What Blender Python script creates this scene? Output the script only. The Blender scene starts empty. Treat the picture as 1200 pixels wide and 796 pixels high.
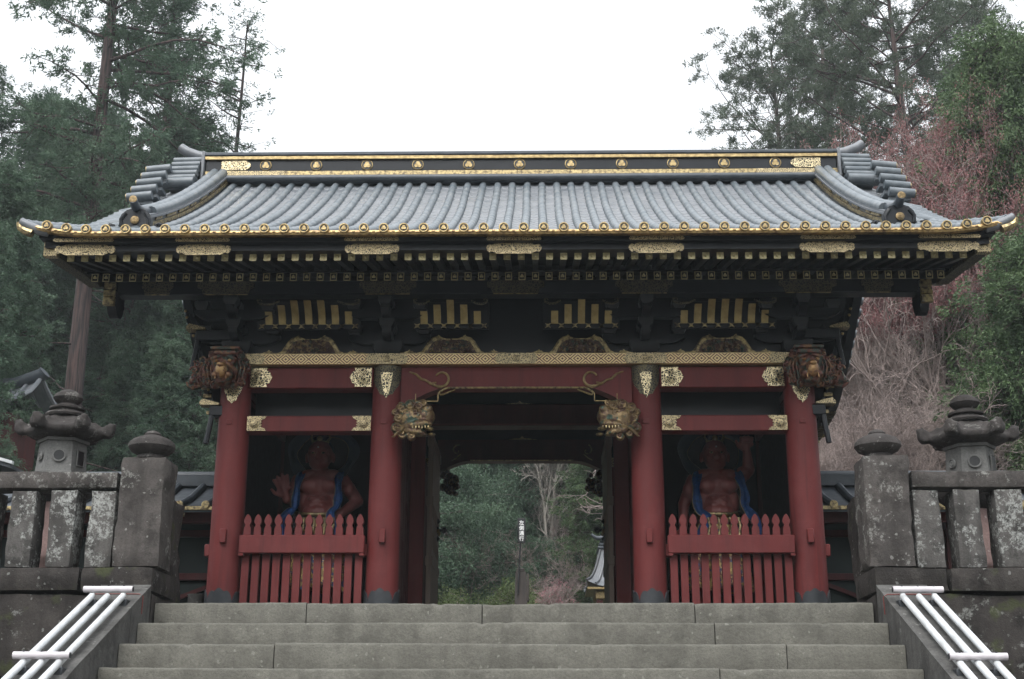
import bpy, math, random
import numpy as np
from mathutils import Vector, Matrix

# ------------------------------------------------------------------ camera, world, sun, exposure
S = bpy.context.scene
COL = S.collection
R = math.radians
PITCH, YAW, ROLL, F = R(17.41), R(1.14), R(.16), 1552.0
CAM = Vector((.216, -11.21, -1.215))
fw = Vector((-math.sin(YAW) * math.cos(PITCH), math.cos(YAW) * math.cos(PITCH), math.sin(PITCH)))
rt = Vector((math.cos(YAW), math.sin(YAW), 0))
up = rt.cross(fw)
rt2 = math.cos(ROLL) * rt + math.sin(ROLL) * up
up2 = -math.sin(ROLL) * rt + math.cos(ROLL) * up
cd = bpy.data.cameras.new('camera')
cam = bpy.data.objects.new('camera', cd)
COL.objects.link(cam)
m3 = Matrix((rt2, up2, -fw)).transposed()
cam.matrix_world = Matrix.Translation(CAM) @ m3.to_4x4()
cd.sensor_width = 36
cd.lens = F / 1200 * 36
cd.clip_start = .05
cd.clip_end = 3000
S.camera = cam

w = bpy.data.worlds.new('World')
S.world = w
w.use_nodes = True
wn, wl = w.node_tree.nodes, w.node_tree.links
wn.clear()
SUN_EL, SUN_AZ = R(52), R(200)       # azimuth clockwise from +Y: behind the camera, a little to the left
sky = wn.new('ShaderNodeTexSky')
sky.sky_type = 'NISHITA'
sky.sun_disc = False
sky.sun_elevation = SUN_EL
sky.sun_rotation = SUN_AZ
sky.air_density = 1.0
sky.dust_density = 6.0
sky.ozone_density = 1.0
hs = wn.new('ShaderNodeHueSaturation')
hs.inputs['Saturation'].default_value = .12
mixs = wn.new('ShaderNodeMix')                 # cloud cover: the overcast evens the sky out
mixs.data_type = 'RGBA'
mixs.inputs[0].default_value = .55
mixs.inputs[7].default_value = (7.4, 7.7, 8.1, 1)
tc = wn.new('ShaderNodeTexCoord')              # CIE overcast sky: three times brighter at the zenith than at the horizon
sx = wn.new('ShaderNodeSeparateXYZ')
mr = wn.new('ShaderNodeMapRange')
mr.inputs[1].default_value = 0
mr.inputs[2].default_value = 1
mr.inputs[3].default_value = .34
mr.inputs[4].default_value = 1.9
cx_ = wn.new('ShaderNodeMix')
cx_.data_type = 'RGBA'
cx_.blend_type = 'MULTIPLY'
cx_.inputs[0].default_value = 1
wl.new(tc.outputs['Generated'], sx.inputs[0])
wl.new(sx.outputs[2], mr.inputs[0])
wl.new(mixs.outputs[2], cx_.inputs[6])
wl.new(mr.outputs[0], cx_.inputs[7])
bg = wn.new('ShaderNodeBackground')
bg.inputs['Strength'].default_value = .15
wo = wn.new('ShaderNodeOutputWorld')
wl.new(sky.outputs[0], hs.inputs['Color'])
wl.new(hs.outputs[0], mixs.inputs[6])
wl.new(cx_.outputs[2], bg.inputs['Color'])
wl.new(bg.outputs[0], wo.inputs['Surface'])
sd = bpy.data.lights.new('sun', 'SUN')
sd.energy = .5
sd.angle = R(40)
sd.color = (1, .97, .93)
sun = bpy.data.objects.new('sun', sd)
COL.objects.link(sun)
dirv = Vector((math.sin(SUN_AZ) * math.cos(SUN_EL), math.cos(SUN_AZ) * math.cos(SUN_EL), math.sin(SUN_EL)))
sun.rotation_euler = dirv.to_track_quat('Z', 'Y').to_euler()
S.view_settings.view_transform = 'Standard'
S.view_settings.look = 'None'
S.view_settings.exposure = .66
S.view_settings.gamma = 1
S.view_settings.use_curve_mapping = False
S.render.engine = 'CYCLES'
S.cycles.use_denoising = True
HAZE = .0010
S.cycles.volume_bounces = 0
S.cycles.max_bounces = 7
S.cycles.diffuse_bounces = 4
S.cycles.glossy_bounces = 3
S.cycles.transparent_max_bounces = 4
S.cycles.sample_clamp_indirect = 6


def at(px, py, Y):
    """the point of the vertical plane at depth Y that the survey of the photograph gives for a pixel"""
    d = fw + rt2 * ((px - 600) / F) + up2 * ((398 - py) / F)
    t = (Y - CAM.y) / d.y
    return CAM + d * t


# ------------------------------------------------------------------ materials
def nd(t, typ, **kw):
    n = t.nodes.new(typ)
    for k, v in kw.items():
        setattr(n, k, v)
    return n


def mixc(t, fac, a, b):
    n = nd(t, 'ShaderNodeMix', data_type='RGBA')
    for s, v in ((0, fac), (6, a), (7, b)):
        if isinstance(v, (tuple, list)):
            n.inputs[s].default_value = (*v, 1)
        elif isinstance(v, (int, float)):
            n.inputs[s].default_value = v
        else:
            t.links.new(v, n.inputs[s])
    return n.outputs[2]


def ramp(t, val, lo, hi):
    n = nd(t, 'ShaderNodeMapRange')
    n.clamp = True
    n.inputs[1].default_value = lo
    n.inputs[2].default_value = hi
    t.links.new(val, n.inputs[0])
    return n.outputs[0]


def math2(t, op, a, b=None, c=None):
    n = nd(t, 'ShaderNodeMath', operation=op)
    for i, v in enumerate((a, b, c)):
        if v is None:
            continue
        if isinstance(v, (int, float)):
            n.inputs[i].default_value = v
        else:
            t.links.new(v, n.inputs[i])
    return n.outputs[0]


def noise(t, vec, scale, detail=4, rough=.55):
    n = nd(t, 'ShaderNodeTexNoise')
    n.inputs['Scale'].default_value = scale
    n.inputs['Detail'].default_value = detail
    n.inputs['Roughness'].default_value = rough
    t.links.new(vec, n.inputs['Vector'])
    return n.outputs[0]


def new_mat(name, rough=.6, metal=0., spec=.5):
    m = bpy.data.materials.new(name)
    m.use_nodes = True
    t = m.node_tree
    b = t.nodes['Principled BSDF']
    b.inputs['Roughness'].default_value = rough
    b.inputs['Metallic'].default_value = metal
    b.inputs['Specular IOR Level'].default_value = spec
    return m, t, b


def wpos(t):
    return nd(t, 'ShaderNodeNewGeometry').outputs['Position']


def bump(t, b, h, strength=.3, dist=.01):
    n = nd(t, 'ShaderNodeBump')
    n.inputs['Strength'].default_value = strength
    n.inputs['Distance'].default_value = dist
    t.links.new(h, n.inputs['Height'])
    t.links.new(n.outputs[0], b.inputs['Normal'])


def simple(name, c1, c2=None, scale=6., rough=.6, metal=0., spec=.5, bmp=0., bscale=40., lo=.35, hi=.65, stretch=None):
    m, t, b = new_mat(name, rough, metal, spec)
    p = wpos(t)
    if stretch:
        mp = nd(t, 'ShaderNodeMapping')
        mp.inputs['Scale'].default_value = stretch
        t.links.new(p, mp.inputs['Vector'])
        p = mp.outputs[0]
    if c2:
        f = ramp(t, noise(t, p, scale), lo, hi)
        t.links.new(mixc(t, f, c1, c2), b.inputs['Base Color'])
        r = ramp(t, noise(t, p, scale * 2.3), 0, 1)
        t.links.new(math2(t, 'MULTIPLY_ADD', r, .24, rough - .12), b.inputs['Roughness'])
    else:
        b.inputs['Base Color'].default_value = (*c1, 1)
    if bmp:
        bump(t, b, noise(t, p, bscale), bmp)
    return m


M = {}
def lacquer(name, c1, c2, grime):
    m, t, b = new_mat(name, .58, 0, .22)
    p = wpos(t)
    sp = nd(t, 'ShaderNodeSeparateXYZ')
    t.links.new(p, sp.inputs[0])
    mp = nd(t, 'ShaderNodeMapping')
    mp.inputs['Scale'].default_value = (5, 5, .7)
    t.links.new(p, mp.inputs['Vector'])
    c = mixc(t, ramp(t, noise(t, mp.outputs[0], 1.2, 6, .65), .36, .66), c1, c2)
    fade = ramp(t, noise(t, p, 4.5, 7, .7), .52, .70)                  # weathered, chalky patches
    c = mixc(t, math2(t, 'MULTIPLY', fade, .30), c, tuple(min(1, x * 1.25 + .028) for x in c1))
    mp2 = nd(t, 'ShaderNodeMapping')
    mp2.inputs['Scale'].default_value = (22, 22, .9)
    t.links.new(p, mp2.inputs['Vector'])
    st = ramp(t, noise(t, mp2.outputs[0], 1., 4), .56, .74)            # run-off streaks
    c = mixc(t, math2(t, 'MULTIPLY', st, .40), c, grime)
    chip = ramp(t, noise(t, p, 26, 5, .7), .68, .72)
    c = mixc(t, math2(t, 'MULTIPLY', chip, .55), c, grime)
    t.links.new(c, b.inputs['Base Color'])
    t.links.new(math2(t, 'MULTIPLY_ADD', fade, .25, .48), b.inputs['Roughness'])
    bump(t, b, math2(t, 'ADD', noise(t, mp2.outputs[0], 1.5, 4), noise(t, p, 22, 4)), .10, .01)
    return m


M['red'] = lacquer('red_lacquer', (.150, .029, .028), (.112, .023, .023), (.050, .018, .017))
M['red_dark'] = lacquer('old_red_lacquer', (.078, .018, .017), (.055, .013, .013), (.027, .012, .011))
M['black'] = simple('black_lacquer', (.005, .007, .010), (.009, .011, .015), 4, .36, spec=.35)
M['black_matt'] = simple('black_boards', (.004, .005, .0065), (.008, .009, .010), 5, .7, spec=.15)
M['green_black'] = simple('dark_green_boards', (.007, .016, .015), (.012, .023, .021), 4, .55, spec=.3)
M['gold'] = simple('gilt_metal', (.47, .36, .18), (.25, .185, .095), 22, .44, 1., bmp=.3, bscale=60)
M['gold_worn'] = simple('worn_gilt_metal', (.47, .375, .195), (.11, .088, .065), 26, .46, 1., bmp=.3, bscale=60, lo=.4, hi=.65)
M['gold_pale'] = simple('pale_gilt', (.60, .53, .30), (.42, .36, .20), 30, .42, .45, bmp=.2, bscale=60)
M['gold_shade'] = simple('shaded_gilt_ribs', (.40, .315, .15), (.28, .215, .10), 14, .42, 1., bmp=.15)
M['gold_eave'] = simple('weathered_gilt_eave', (.50, .355, .165), (.15, .10, .065), 24, .45, 1., bmp=.35, bscale=50, lo=.38, hi=.70)
M['gold_dull'] = simple('dull_bronze', (.26, .19, .10), (.13, .10, .06), 30, .45, 1., bmp=.3, bscale=60)
M['iron'] = simple('dark_iron', (.03, .034, .04), (.05, .055, .06), 8, .5, .3)
M['grey_cloth'] = simple('grey_green_painted_cloth', (.035, .06, .07), (.02, .04, .07), 5, .5)
M['skin'] = simple('red_brown_painted_skin', (.25, .070, .060), (.19, .050, .046), 5, .45)
M['hair'] = simple('black_painted_hair', (.010, .010, .012), None, rough=.5)
M['wood'] = simple('weathered_wood', (.055, .043, .037), (.03, .025, .022), 5, .75, bmp=.3, stretch=(3, 3, .3))
M['plank'] = simple('brown_door_wood', (.30, .225, .185), (.21, .16, .135), 5, .5, bmp=.15, stretch=(3, 3, .3))
M['white_pipe'] = simple('white_painted_pipe', (.58, .60, .61), (.40, .41, .41), 7, .38, bmp=.05, lo=.45, hi=.75)
M['pink_pipe'] = simple('pale_plastic_sleeve', (.60, .56, .58), (.48, .45, .47), 9, .4)
M['cord'] = simple('red_cord', (.16, .03, .025), None, rough=.6)
M['sign_black'] = simple('black_sign', (.012, .012, .013), None, rough=.4)
M['white'] = simple('white_letters', (.88, .88, .86), None, rough=.5)
M['bark'] = simple('red_brown_bark', (.100, .064, .058), (.026, .021, .021), 3, .9, bmp=1., bscale=10, stretch=(7, 7, .45), lo=.4, hi=.6)
M['bark_grey'] = simple('grey_bark', (.15, .125, .11), (.085, .07, .065), 3, .85, bmp=.5, bscale=14, stretch=(4, 4, .5))
M['twig'] = simple('brown_grey_twigs', (.33, .265, .24), (.20, .16, .148), 1.2, .8)
M['twig_dark'] = simple('dark_brown_twigs', (.15, .115, .10), (.085, .066, .060), 1.2, .8)
M['twig_pale'] = simple('pale_birch_bark', (.48, .44, .39), (.3, .27, .24), 2, .8)
M['bud'] = simple('rose_pink_buds', (.24, .098, .098), (.175, .078, .075), 1.5, .7)
M['blossom'] = simple('pink_blossom', (.42, .17, .20), (.30, .11, .135), 3, .7)


def leaf_mat(name, a, b_, scale):
    m, t, b = new_mat(name, .65, 0, .3)
    p = wpos(t)
    f = math2(t, 'MULTIPLY_ADD', ramp(t, noise(t, p, scale * 9, 2), .3, .7), .5, math2(t, 'MULTIPLY', ramp(t, noise(t, p, scale, 3), .3, .7), .5))
    t.links.new(mixc(t, f, a, b_), b.inputs['Base Color'])
    tr = nd(t, 'ShaderNodeBsdfTranslucent')
    t.links.new(mixc(t, f, a, b_), tr.inputs['Color'])
    mx = nd(t, 'ShaderNodeMixShader')
    mx.inputs[0].default_value = .25
    t.links.new(b.outputs[0], mx.inputs[1])
    t.links.new(tr.outputs[0], mx.inputs[2])
    t.links.new(mx.outputs[0], t.nodes['Material Output'].inputs['Surface'])
    return m


M['cedar'] = leaf_mat('cedar_needles', (.042, .088, .056), (.125, .185, .115), .8)
M['pine'] = leaf_mat('pine_needles', (.055, .085, .060), (.125, .150, .098), .7)
M['cypress'] = leaf_mat('cypress_sprays', (.045, .088, .040), (.135, .195, .085), .9)
M['shrub'] = leaf_mat('yellow_green_leaves', (.075, .12, .045), (.14, .17, .06), 1.)


def stone(name, c1, c2, lich, lsc=9., lth=.62, moss=False, pit=.5, stain=.5):
    m, t, b = new_mat(name, .88, 0, .25)
    p = wpos(t)
    f = ramp(t, noise(t, p, 2.6, 8, .7), .36, .64)
    col = mixc(t, f, c1, c2)
    # black algae: broad blotches with ragged edges, and long water stains
    dk = tuple(x * .26 for x in c1)
    a = ramp(t, noise(t, p, 3.4, 9, .72), .50, .60)
    col = mixc(t, math2(t, 'MULTIPLY', a, min(1., stain * 1.5)), col, dk)
    mp = nd(t, 'ShaderNodeMapping')
    mp.inputs['Scale'].default_value = (7, 7, .6)
    t.links.new(p, mp.inputs['Vector'])
    st = ramp(t, noise(t, mp.outputs[0], 1., 6), .47, .62)
    col = mixc(t, math2(t, 'MULTIPLY', st, stain), col, dk)
    # grain
    g = ramp(t, noise(t, p, 60, 4, .7), .38, .70)
    col = mixc(t, math2(t, 'MULTIPLY', g, .55), col, tuple(x * .40 for x in c1))
    # lichen: ragged pale crust, broken up finely, and small round spots
    n1 = noise(t, p, lsc, 9, .74)
    cl = ramp(t, noise(t, p, 1.5, 3), .36, .64)
    l = ramp(t, math2(t, 'MULTIPLY_ADD', cl, .13, n1), lth, lth + .05)
    l = math2(t, 'MULTIPLY', l, ramp(t, noise(t, p, 38, 5, .75), .42, .56))
    vo = nd(t, 'ShaderNodeTexVoronoi')
    vo.inputs['Scale'].default_value = 15
    wv = nd(t, 'ShaderNodeVectorMath', operation='MULTIPLY_ADD')
    nn = nd(t, 'ShaderNodeTexNoise')
    nn.inputs['Scale'].default_value = 30
    t.links.new(p, nn.inputs['Vector'])
    t.links.new(nn.outputs['Color'], wv.inputs[0])
    wv.inputs[1].default_value = (.04, .04, .04)
    t.links.new(p, wv.inputs[2])
    t.links.new(wv.outputs[0], vo.inputs['Vector'])
    sel = math2(t, 'MULTIPLY', nd_col(t, vo), .34)
    spots = math2(t, 'LESS_THAN', vo.outputs['Distance'], math2(t, 'SUBTRACT', sel, .13))
    l = math2(t, 'MAXIMUM', l, math2(t, 'MULTIPLY', spots, .75))
    col = mixc(t, math2(t, 'MULTIPLY', l, .8), col, lich)
    if moss:
        ms = ramp(t, noise(t, p, 5, 6), .60, .68)
        col = mixc(t, math2(t, 'MULTIPLY', ms, .6), col, (.05, .06, .02))
    t.links.new(col, b.inputs['Base Color'])
    h = math2(t, 'ADD', noise(t, p, 35, 6, .75), math2(t, 'MULTIPLY', noise(t, p, 6, 5), 2.))
    bump(t, b, h, pit, .016)
    return m


def nd_col(t, vo):
    s = nd(t, 'ShaderNodeSeparateColor')
    t.links.new(vo.outputs['Color'], s.inputs[0])
    return s.outputs[0]


M['stone'] = stone('lichened_stone', (.115, .103, .095), (.062, .056, .053), (.27, .27, .25), 8, .62, stain=.55)
M['stone_pale'] = stone('pale_lichened_stone', (.135, .128, .12), (.075, .07, .066), (.36, .37, .35), 9, .565, stain=.6)
M['stone_wall'] = stone('dark_wall_stone', (.062, .055, .050), (.034, .030, .028), (.22, .225, .21), 8, .655, moss=True, stain=.6)
M['stone_step'] = stone('grey_step_stone', (.172, .166, .142), (.122, .117, .10), (.22, .22, .19), 5, .76, stain=.22, pit=.7)
M['stone_lantern'] = stone('lantern_stone', (.085, .076, .072), (.048, .043, .041), (.20, .195, .18), 8, .66, stain=.45)
M['stone_grey'] = stone('smooth_grey_stone', (.125, .122, .116), (.085, .082, .078), (.22, .22, .205), 6, .72, pit=.4, stain=.4)
M['stone_box'] = stone('fire_box_stone', (.20, .20, .192), (.15, .148, .142), (.3, .3, .28), 6, .74, pit=.3, stain=.25)
M['stone_pink'] = stone('pinkish_stone', (.30, .205, .185), (.22, .15, .14), (.36, .32, .29), 6, .75, pit=.3, stain=.2)


def tile_mat():
    m, t, b = new_mat('blue_grey_roof_tile', .42, .0, .6)
    p = wpos(t)
    f = ramp(t, noise(t, p, 5, 5), .3, .7)
    c = mixc(t, f, (.125, .136, .152), (.190, .197, .209))
    mp = nd(t, 'ShaderNodeMapping')
    mp.inputs['Scale'].default_value = (14, 1.2, 1.2)
    t.links.new(p, mp.inputs['Vector'])
    s = ramp(t, noise(t, mp.outputs[0], 1, 4), .5, .75)
    c = mixc(t, math2(t, 'MULTIPLY', s, .5), c, (.075, .092, .105))
    g = ramp(t, noise(t, p, 28, 3), .55, .75)
    c = mixc(t, math2(t, 'MULTIPLY', g, .35), c, (.11, .145, .15))
    bt_ = ramp(t, noise(t, p, 1.6, 5, .65), .48, .70)
    c = mixc(t, math2(t, 'MULTIPLY', bt_, .45), c, (.085, .10, .115))
    t.links.new(c, b.inputs['Base Color'])
    t.links.new(math2(t, 'MULTIPLY_ADD', f, .2, .34), b.inputs['Roughness'])
    bump(t, b, noise(t, p, 30, 4), .15, .01)
    return m


M['tile'] = tile_mat()
M['tile_roll'] = simple('verdigris_roof_tile', (.080, .100, .115), (.150, .168, .182), 7, .42, bmp=.2, bscale=40)
M['tile_dark'] = simple('dark_roof_tile', (.040, .050, .060), (.065, .075, .088), 6, .45, bmp=.15)


def filigree(name, gold, dark, scale=30., axis='XZ', th=.10, rough=.35):
    """gilt plate with a chased arabesque: gold scrolls on a dark ground"""
    m, t, b = new_mat(name, rough, 1.)
    p = wpos(t)
    vo = nd(t, 'ShaderNodeTexVoronoi', feature='DISTANCE_TO_EDGE')
    vo.inputs['Scale'].default_value = scale
    n = nd(t, 'ShaderNodeTexNoise')
    n.inputs['Scale'].default_value = scale * .5
    t.links.new(p, n.inputs['Vector'])
    ad = nd(t, 'ShaderNodeVectorMath', operation='MULTIPLY_ADD')
    t.links.new(n.outputs['Color'], ad.inputs[0])
    ad.inputs[1].default_value = (.035, .035, .035)
    t.links.new(p, ad.inputs[2])
    t.links.new(ad.outputs[0], vo.inputs['Vector'])
    e = math2(t, 'LESS_THAN', vo.outputs['Distance'], th)
    vo2 = nd(t, 'ShaderNodeTexVoronoi')
    vo2.inputs['Scale'].default_value = scale
    t.links.new(ad.outputs[0], vo2.inputs['Vector'])
    dot = math2(t, 'LESS_THAN', vo2.outputs['Distance'], .22)
    f = math2(t, 'MAXIMUM', e, dot)
    t.links.new(mixc(t, f, dark, gold), b.inputs['Base Color'])
    t.links.new(math2(t, 'MULTIPLY_ADD', f, .55, .4), b.inputs['Metallic'])
    bump(t, b, f, .5, .004)
    return m


M['filigree'] = filigree('chased_gilt_plate', (.74, .62, .38), (.05, .045, .035), 34, th=.11)
M['filigree_fine'] = filigree('fine_chased_gilt_plate', (.54, .44, .26), (.10, .085, .06), 48, th=.13, rough=.45)
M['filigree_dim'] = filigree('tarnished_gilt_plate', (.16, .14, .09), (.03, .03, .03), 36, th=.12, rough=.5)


def lozenge():
    m, t, b = new_mat('gilt_lozenge_band', .4, 1.)
    p = wpos(t)
    sp = nd(t, 'ShaderNodeSeparateXYZ')
    t.links.new(p, sp.inputs[0])
    u = math2(t, 'PINGPONG', math2(t, 'MULTIPLY', sp.outputs[0], 1 / .079), 1.)
    v = math2(t, 'ABSOLUTE', math2(t, 'MULTIPLY', math2(t, 'SUBTRACT', sp.outputs[2], 2.66), 1 / .06))
    d = math2(t, 'ADD', u, math2(t, 'MULTIPLY', v, .85))
    r = math2(t, 'FRACT', math2(t, 'MULTIPLY', d, 2.25))
    g = math2(t, 'GREATER_THAN', r, .42)
    edge = math2(t, 'GREATER_THAN', v, .86)
    g = math2(t, 'MAXIMUM', g, edge)
    t.links.new(mixc(t, g, (.10, .035, .03), (.60, .46, .25)), b.inputs['Base Color'])
    t.links.new(math2(t, 'MULTIPLY_ADD', g, .8, .15), b.inputs['Metallic'])
    bump(t, b, g, .4, .004)
    return m


M['lozenge'] = lozenge()


def carving(name, cols, scale=16.):
    m, t, b = new_mat(name, .42, .45)
    p = wpos(t)
    c = cols[0]
    for i, k in enumerate(cols[1:]):
        mp = nd(t, 'ShaderNodeMapping')
        mp.inputs['Location'].default_value = (i * 3.1, i * 7.7, i)
        t.links.new(p, mp.inputs['Vector'])
        f = ramp(t, noise(t, mp.outputs[0], scale * (.6 + .3 * i), 2), .52, .58)
        c = mixc(t, f, c, k)
    t.links.new(c, b.inputs['Base Color'])
    bump(t, b, noise(t, p, 45, 4), .6, .012)
    return m


M['carve_bronze'] = carving('painted_lion_carving', [(.13, .050, .036), (.085, .030, .026), (.19, .10, .05), (.05, .062, .048)])
M['carve_gold'] = carving('gilt_green_carving', [(.17, .115, .058), (.045, .070, .050), (.27, .19, .09), (.10, .055, .035)])
M['carve_face'] = carving('gilt_lion_face', [(.32, .18, .08), (.42, .27, .12), (.17, .08, .045)])
M['carve_dark'] = carving('dim_painted_relief', [(.075, .045, .034), (.035, .055, .042), (.20, .14, .07), (.06, .030, .026)], 30)
M['blue'] = carving('blue_patterned_cloth', [(.012, .060, .20), (.018, .085, .25), (.012, .05, .15)], 26)
M['skirt'] = carving('gilt_patterned_cloth', [(.22, .15, .06), (.03, .05, .12), (.42, .30, .11), (.09, .035, .03)], 22)


# ------------------------------------------------------------------ mesh helpers
class MB:
    def __init__(s):
        s.v, s.f = [], []

    def add(s, vs, fs):
        o = len(s.v)
        s.v += [tuple(p) for p in vs]
        s.f += [tuple(i + o for i in q) for q in fs]
        return s

    def box(s, x0, x1, y0, y1, z0, z1, c=.006, rot=None, piv=None):
        cx, cy, cz = (x0 + x1) / 2, (y0 + y1) / 2, (z0 + z1) / 2
        h = (abs(x1 - x0) / 2, abs(y1 - y0) / 2, abs(z1 - z0) / 2)
        c = min(c, min(h) * .45)
        vs, idx = [], {}
        for sx in (-1, 1):
            for sy in (-1, 1):
                for sz in (-1, 1):
                    sg = (sx, sy, sz)
                    for a in range(3):
                        idx[sg + (a,)] = len(vs)
                        vs.append(Vector(tuple(sg[k] * (h[k] - (0 if k == a else c)) for k in range(3))))
        fs = []
        for a in range(3):
            b_, d = (a + 1) % 3, (a + 2) % 3
            for sg in (-1, 1):
                q = []
                for (p, r) in ((-1, -1), (1, -1), (1, 1), (-1, 1)):
                    k = [0, 0, 0]
                    k[a], k[b_], k[d] = sg, p, r
                    q.append(idx[tuple(k) + (a,)])
                fs.append(q)
            for p in (-1, 1):           # edges along axis a
                for r in (-1, 1):
                    k0, k1 = [0, 0, 0], [0, 0, 0]
                    k0[a], k0[b_], k0[d] = -1, p, r
                    k1[a], k1[b_], k1[d] = 1, p, r
                    fs.append([idx[tuple(k0) + (b_,)], idx[tuple(k1) + (b_,)], idx[tuple(k1) + (d,)], idx[tuple(k0) + (d,)]])
        for sx in (-1, 1):
            for sy in (-1, 1):
                for sz in (-1, 1):
                    fs.append([idx[(sx, sy, sz, a)] for a in range(3)])
        out = []
        for q in fs:
            n = (vs[q[1]] - vs[q[0]]).cross(vs[q[2]] - vs[q[0]])
            cen = sum((vs[i] for i in q), Vector())
            out.append(q if n.dot(cen) > 0 else q[::-1])
        ctr = Vector((cx, cy, cz))
        if rot is not None:
            pv = Vector(piv) if piv is not None else ctr
            vs = [pv + rot @ (v + ctr - pv) for v in vs]
        else:
            vs = [v + ctr for v in vs]
        return s.add(vs, out)

    def prism(s, poly, y0, y1, axes='XZ', c=0.):
        """outline in the plane of `axes`, extruded along the third axis"""
        a = sum(poly[i][0] * poly[(i + 1) % len(poly)][1] - poly[(i + 1) % len(poly)][0] * poly[i][1] for i in range(len(poly)))
        if a < 0:
            poly = poly[::-1]
        n = len(poly)

        def P(u, v, w_):
            return {'XZ': (u, w_, v), 'XY': (u, v, w_), 'YZ': (w_, u, v)}[axes]
        vs = [P(u, v, y0) for u, v in poly] + [P(u, v, y1) for u, v in poly]
        fs = [tuple(range(n)), tuple(range(2 * n - 1, n - 1, -1))]
        fs += [(i, i + n, (i + 1) % n + n, (i + 1) % n) for i in range(n)]
        flip = (axes == 'XZ') != (y1 > y0)
        if flip:
            fs = [q[::-1] for q in fs]
        return s.add(vs, fs)

    def tube(s, pts, r, n=8, caps=True, flat=1.):
        pts = [Vector(p) for p in pts]
        k = len(pts)
        rr = r if callable(r) else (lambda i: r if not isinstance(r, (list, tuple)) else r[i])
        vs, fs = [], []
        prev = None
        for i, p in enumerate(pts):
            d = (pts[min(i + 1, k - 1)] - pts[max(i - 1, 0)]).normalized()
            if prev is None:
                a = d.orthogonal().normalized()
            else:
                a = (prev - d * prev.dot(d))
                a = a.normalized() if a.length > 1e-6 else d.orthogonal().normalized()
            prev = a
            b_ = d.cross(a)
            q = rr(i)
            for j in range(n):
                th = 2 * math.pi * j / n
                vs.append(p + a * (q * math.cos(th)) + b_ * (q * flat * math.sin(th)))
        for i in range(k - 1):
            for j in range(n):
                fs.append((i * n + j, i * n + (j + 1) % n, (i + 1) * n + (j + 1) % n, (i + 1) * n + j))
        if caps:
            fs.append(tuple(range(n - 1, -1, -1)))
            fs.append(tuple((k - 1) * n + j for j in range(n)))
        return s.add(vs, fs)

    def lathe(s, prof, n=24, c=(0, 0, 0), ph=0., axis='Z', cap=True):
        vs, fs = [], []
        for r, z in prof:
            for j in range(n):
                th = 2 * math.pi * j / n + ph
                if axis == 'Z':
                    vs.append((c[0] + r * math.cos(th), c[1] + r * math.sin(th), c[2] + z))
                elif axis == 'Y':            # z runs towards -Y
                    vs.append((c[0] + r * math.cos(th), c[1] - z, c[2] + r * math.sin(th)))
                else:
                    vs.append((c[0] + z, c[1] + r * math.cos(th), c[2] + r * math.sin(th)))
        k = len(prof)
        for i in range(k - 1):
            for j in range(n):
                fs.append((i * n + j, i * n + (j + 1) % n, (i + 1) * n + (j + 1) % n, (i + 1) * n + j))
        if cap:
            fs.append(tuple(range(n - 1, -1, -1)))
            fs.append(tuple((k - 1) * n + j for j in range(n)))
        return s.add(vs, fs)

    def ball(s, c, r, nu=12, nv=8, rot=None):
        if not isinstance(r, (tuple, list)):
            r = (r, r, r)
        vs, fs = [], []
        for i in range(1, nv):
            ph = math.pi * i / nv
            for j in range(nu):
                th = 2 * math.pi * j / nu
                vs.append(Vector((r[0] * math.sin(ph) * math.cos(th), r[1] * math.sin(ph) * math.sin(th), r[2] * math.cos(ph))))
        vs += [Vector((0, 0, r[2])), Vector((0, 0, -r[2]))]
        T, B = len(vs) - 2, len(vs) - 1
        for i in range(nv - 2):
            for j in range(nu):
                fs.append((i * nu + j, (i + 1) * nu + j, (i + 1) * nu + (j + 1) % nu, i * nu + (j + 1) % nu))
        for j in range(nu):
            fs.append((T, j, (j + 1) % nu))
            fs.append((B, (nv - 2) * nu + (j + 1) % nu, (nv - 2) * nu + j))
        if rot is not None:
            vs = [rot @ v for v in vs]
        return s.add([v + Vector(c) for v in vs], fs)

    def mirror(s):
        o = MB()
        o.v = [(-x, y, z) for x, y, z in s.v]
        o.f = [q[::-1] for q in s.f]
        return o

    def mesh(s, name, mat, off=(0, 0, 0), smooth=True, ang=38):
        me = bpy.data.meshes.new(name)
        me.from_pydata([(x - off[0], y - off[1], z - off[2]) for x, y, z in s.v], [], s.f)
        me.materials.append(mat)
        if smooth:
            me.shade_smooth()
            me.set_sharp_from_angle(angle=R(ang))
        me.update()
        return me


def mesh_mats(name, parts, off=(0, 0, 0), ang=38):
    """one mesh from several (MB, material) pieces"""
    al = MB()
    idx = []
    for k, (mb, _) in enumerate(parts):
        al.add(mb.v, mb.f)
        idx += [k] * len(mb.f)
    me = al.mesh(name, M[parts[0][1]], off, True, ang)
    for _, mt in parts[1:]:
        me.materials.append(M[mt])
    me.polygons.foreach_set('material_index', idx)
    return me


WL = {}


def link(name, me, parent=None, loc=None):
    o = bpy.data.objects.new(name, me)
    COL.objects.link(o)
    base = WL.get(parent.name, Vector()) if parent else Vector()
    wl_ = Vector(loc) if loc is not None else base.copy()
    WL[o.name] = wl_
    o.location = wl_ - base
    if parent:
        o.parent = parent
    return o


def put(name, mb, mat, parent=None, loc=None, smooth=True, ang=38):
    base = Vector(loc) if loc is not None else (WL.get(parent.name, Vector()) if parent else Vector())
    return link(name, mb.mesh(name, M[mat] if isinstance(mat, str) else mat, base, smooth, ang), parent, base)


def thing(name, label, cat, loc=(0, 0, 0), group=None):
    o = link(name, None, None, loc)
    o.empty_display_size = .2
    tag(o, label, cat, group)
    return o


def tag(o, label, cat, group=None):
    o['label'] = label
    o['category'] = cat
    if group:
        o['group'] = group
    return o


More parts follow.
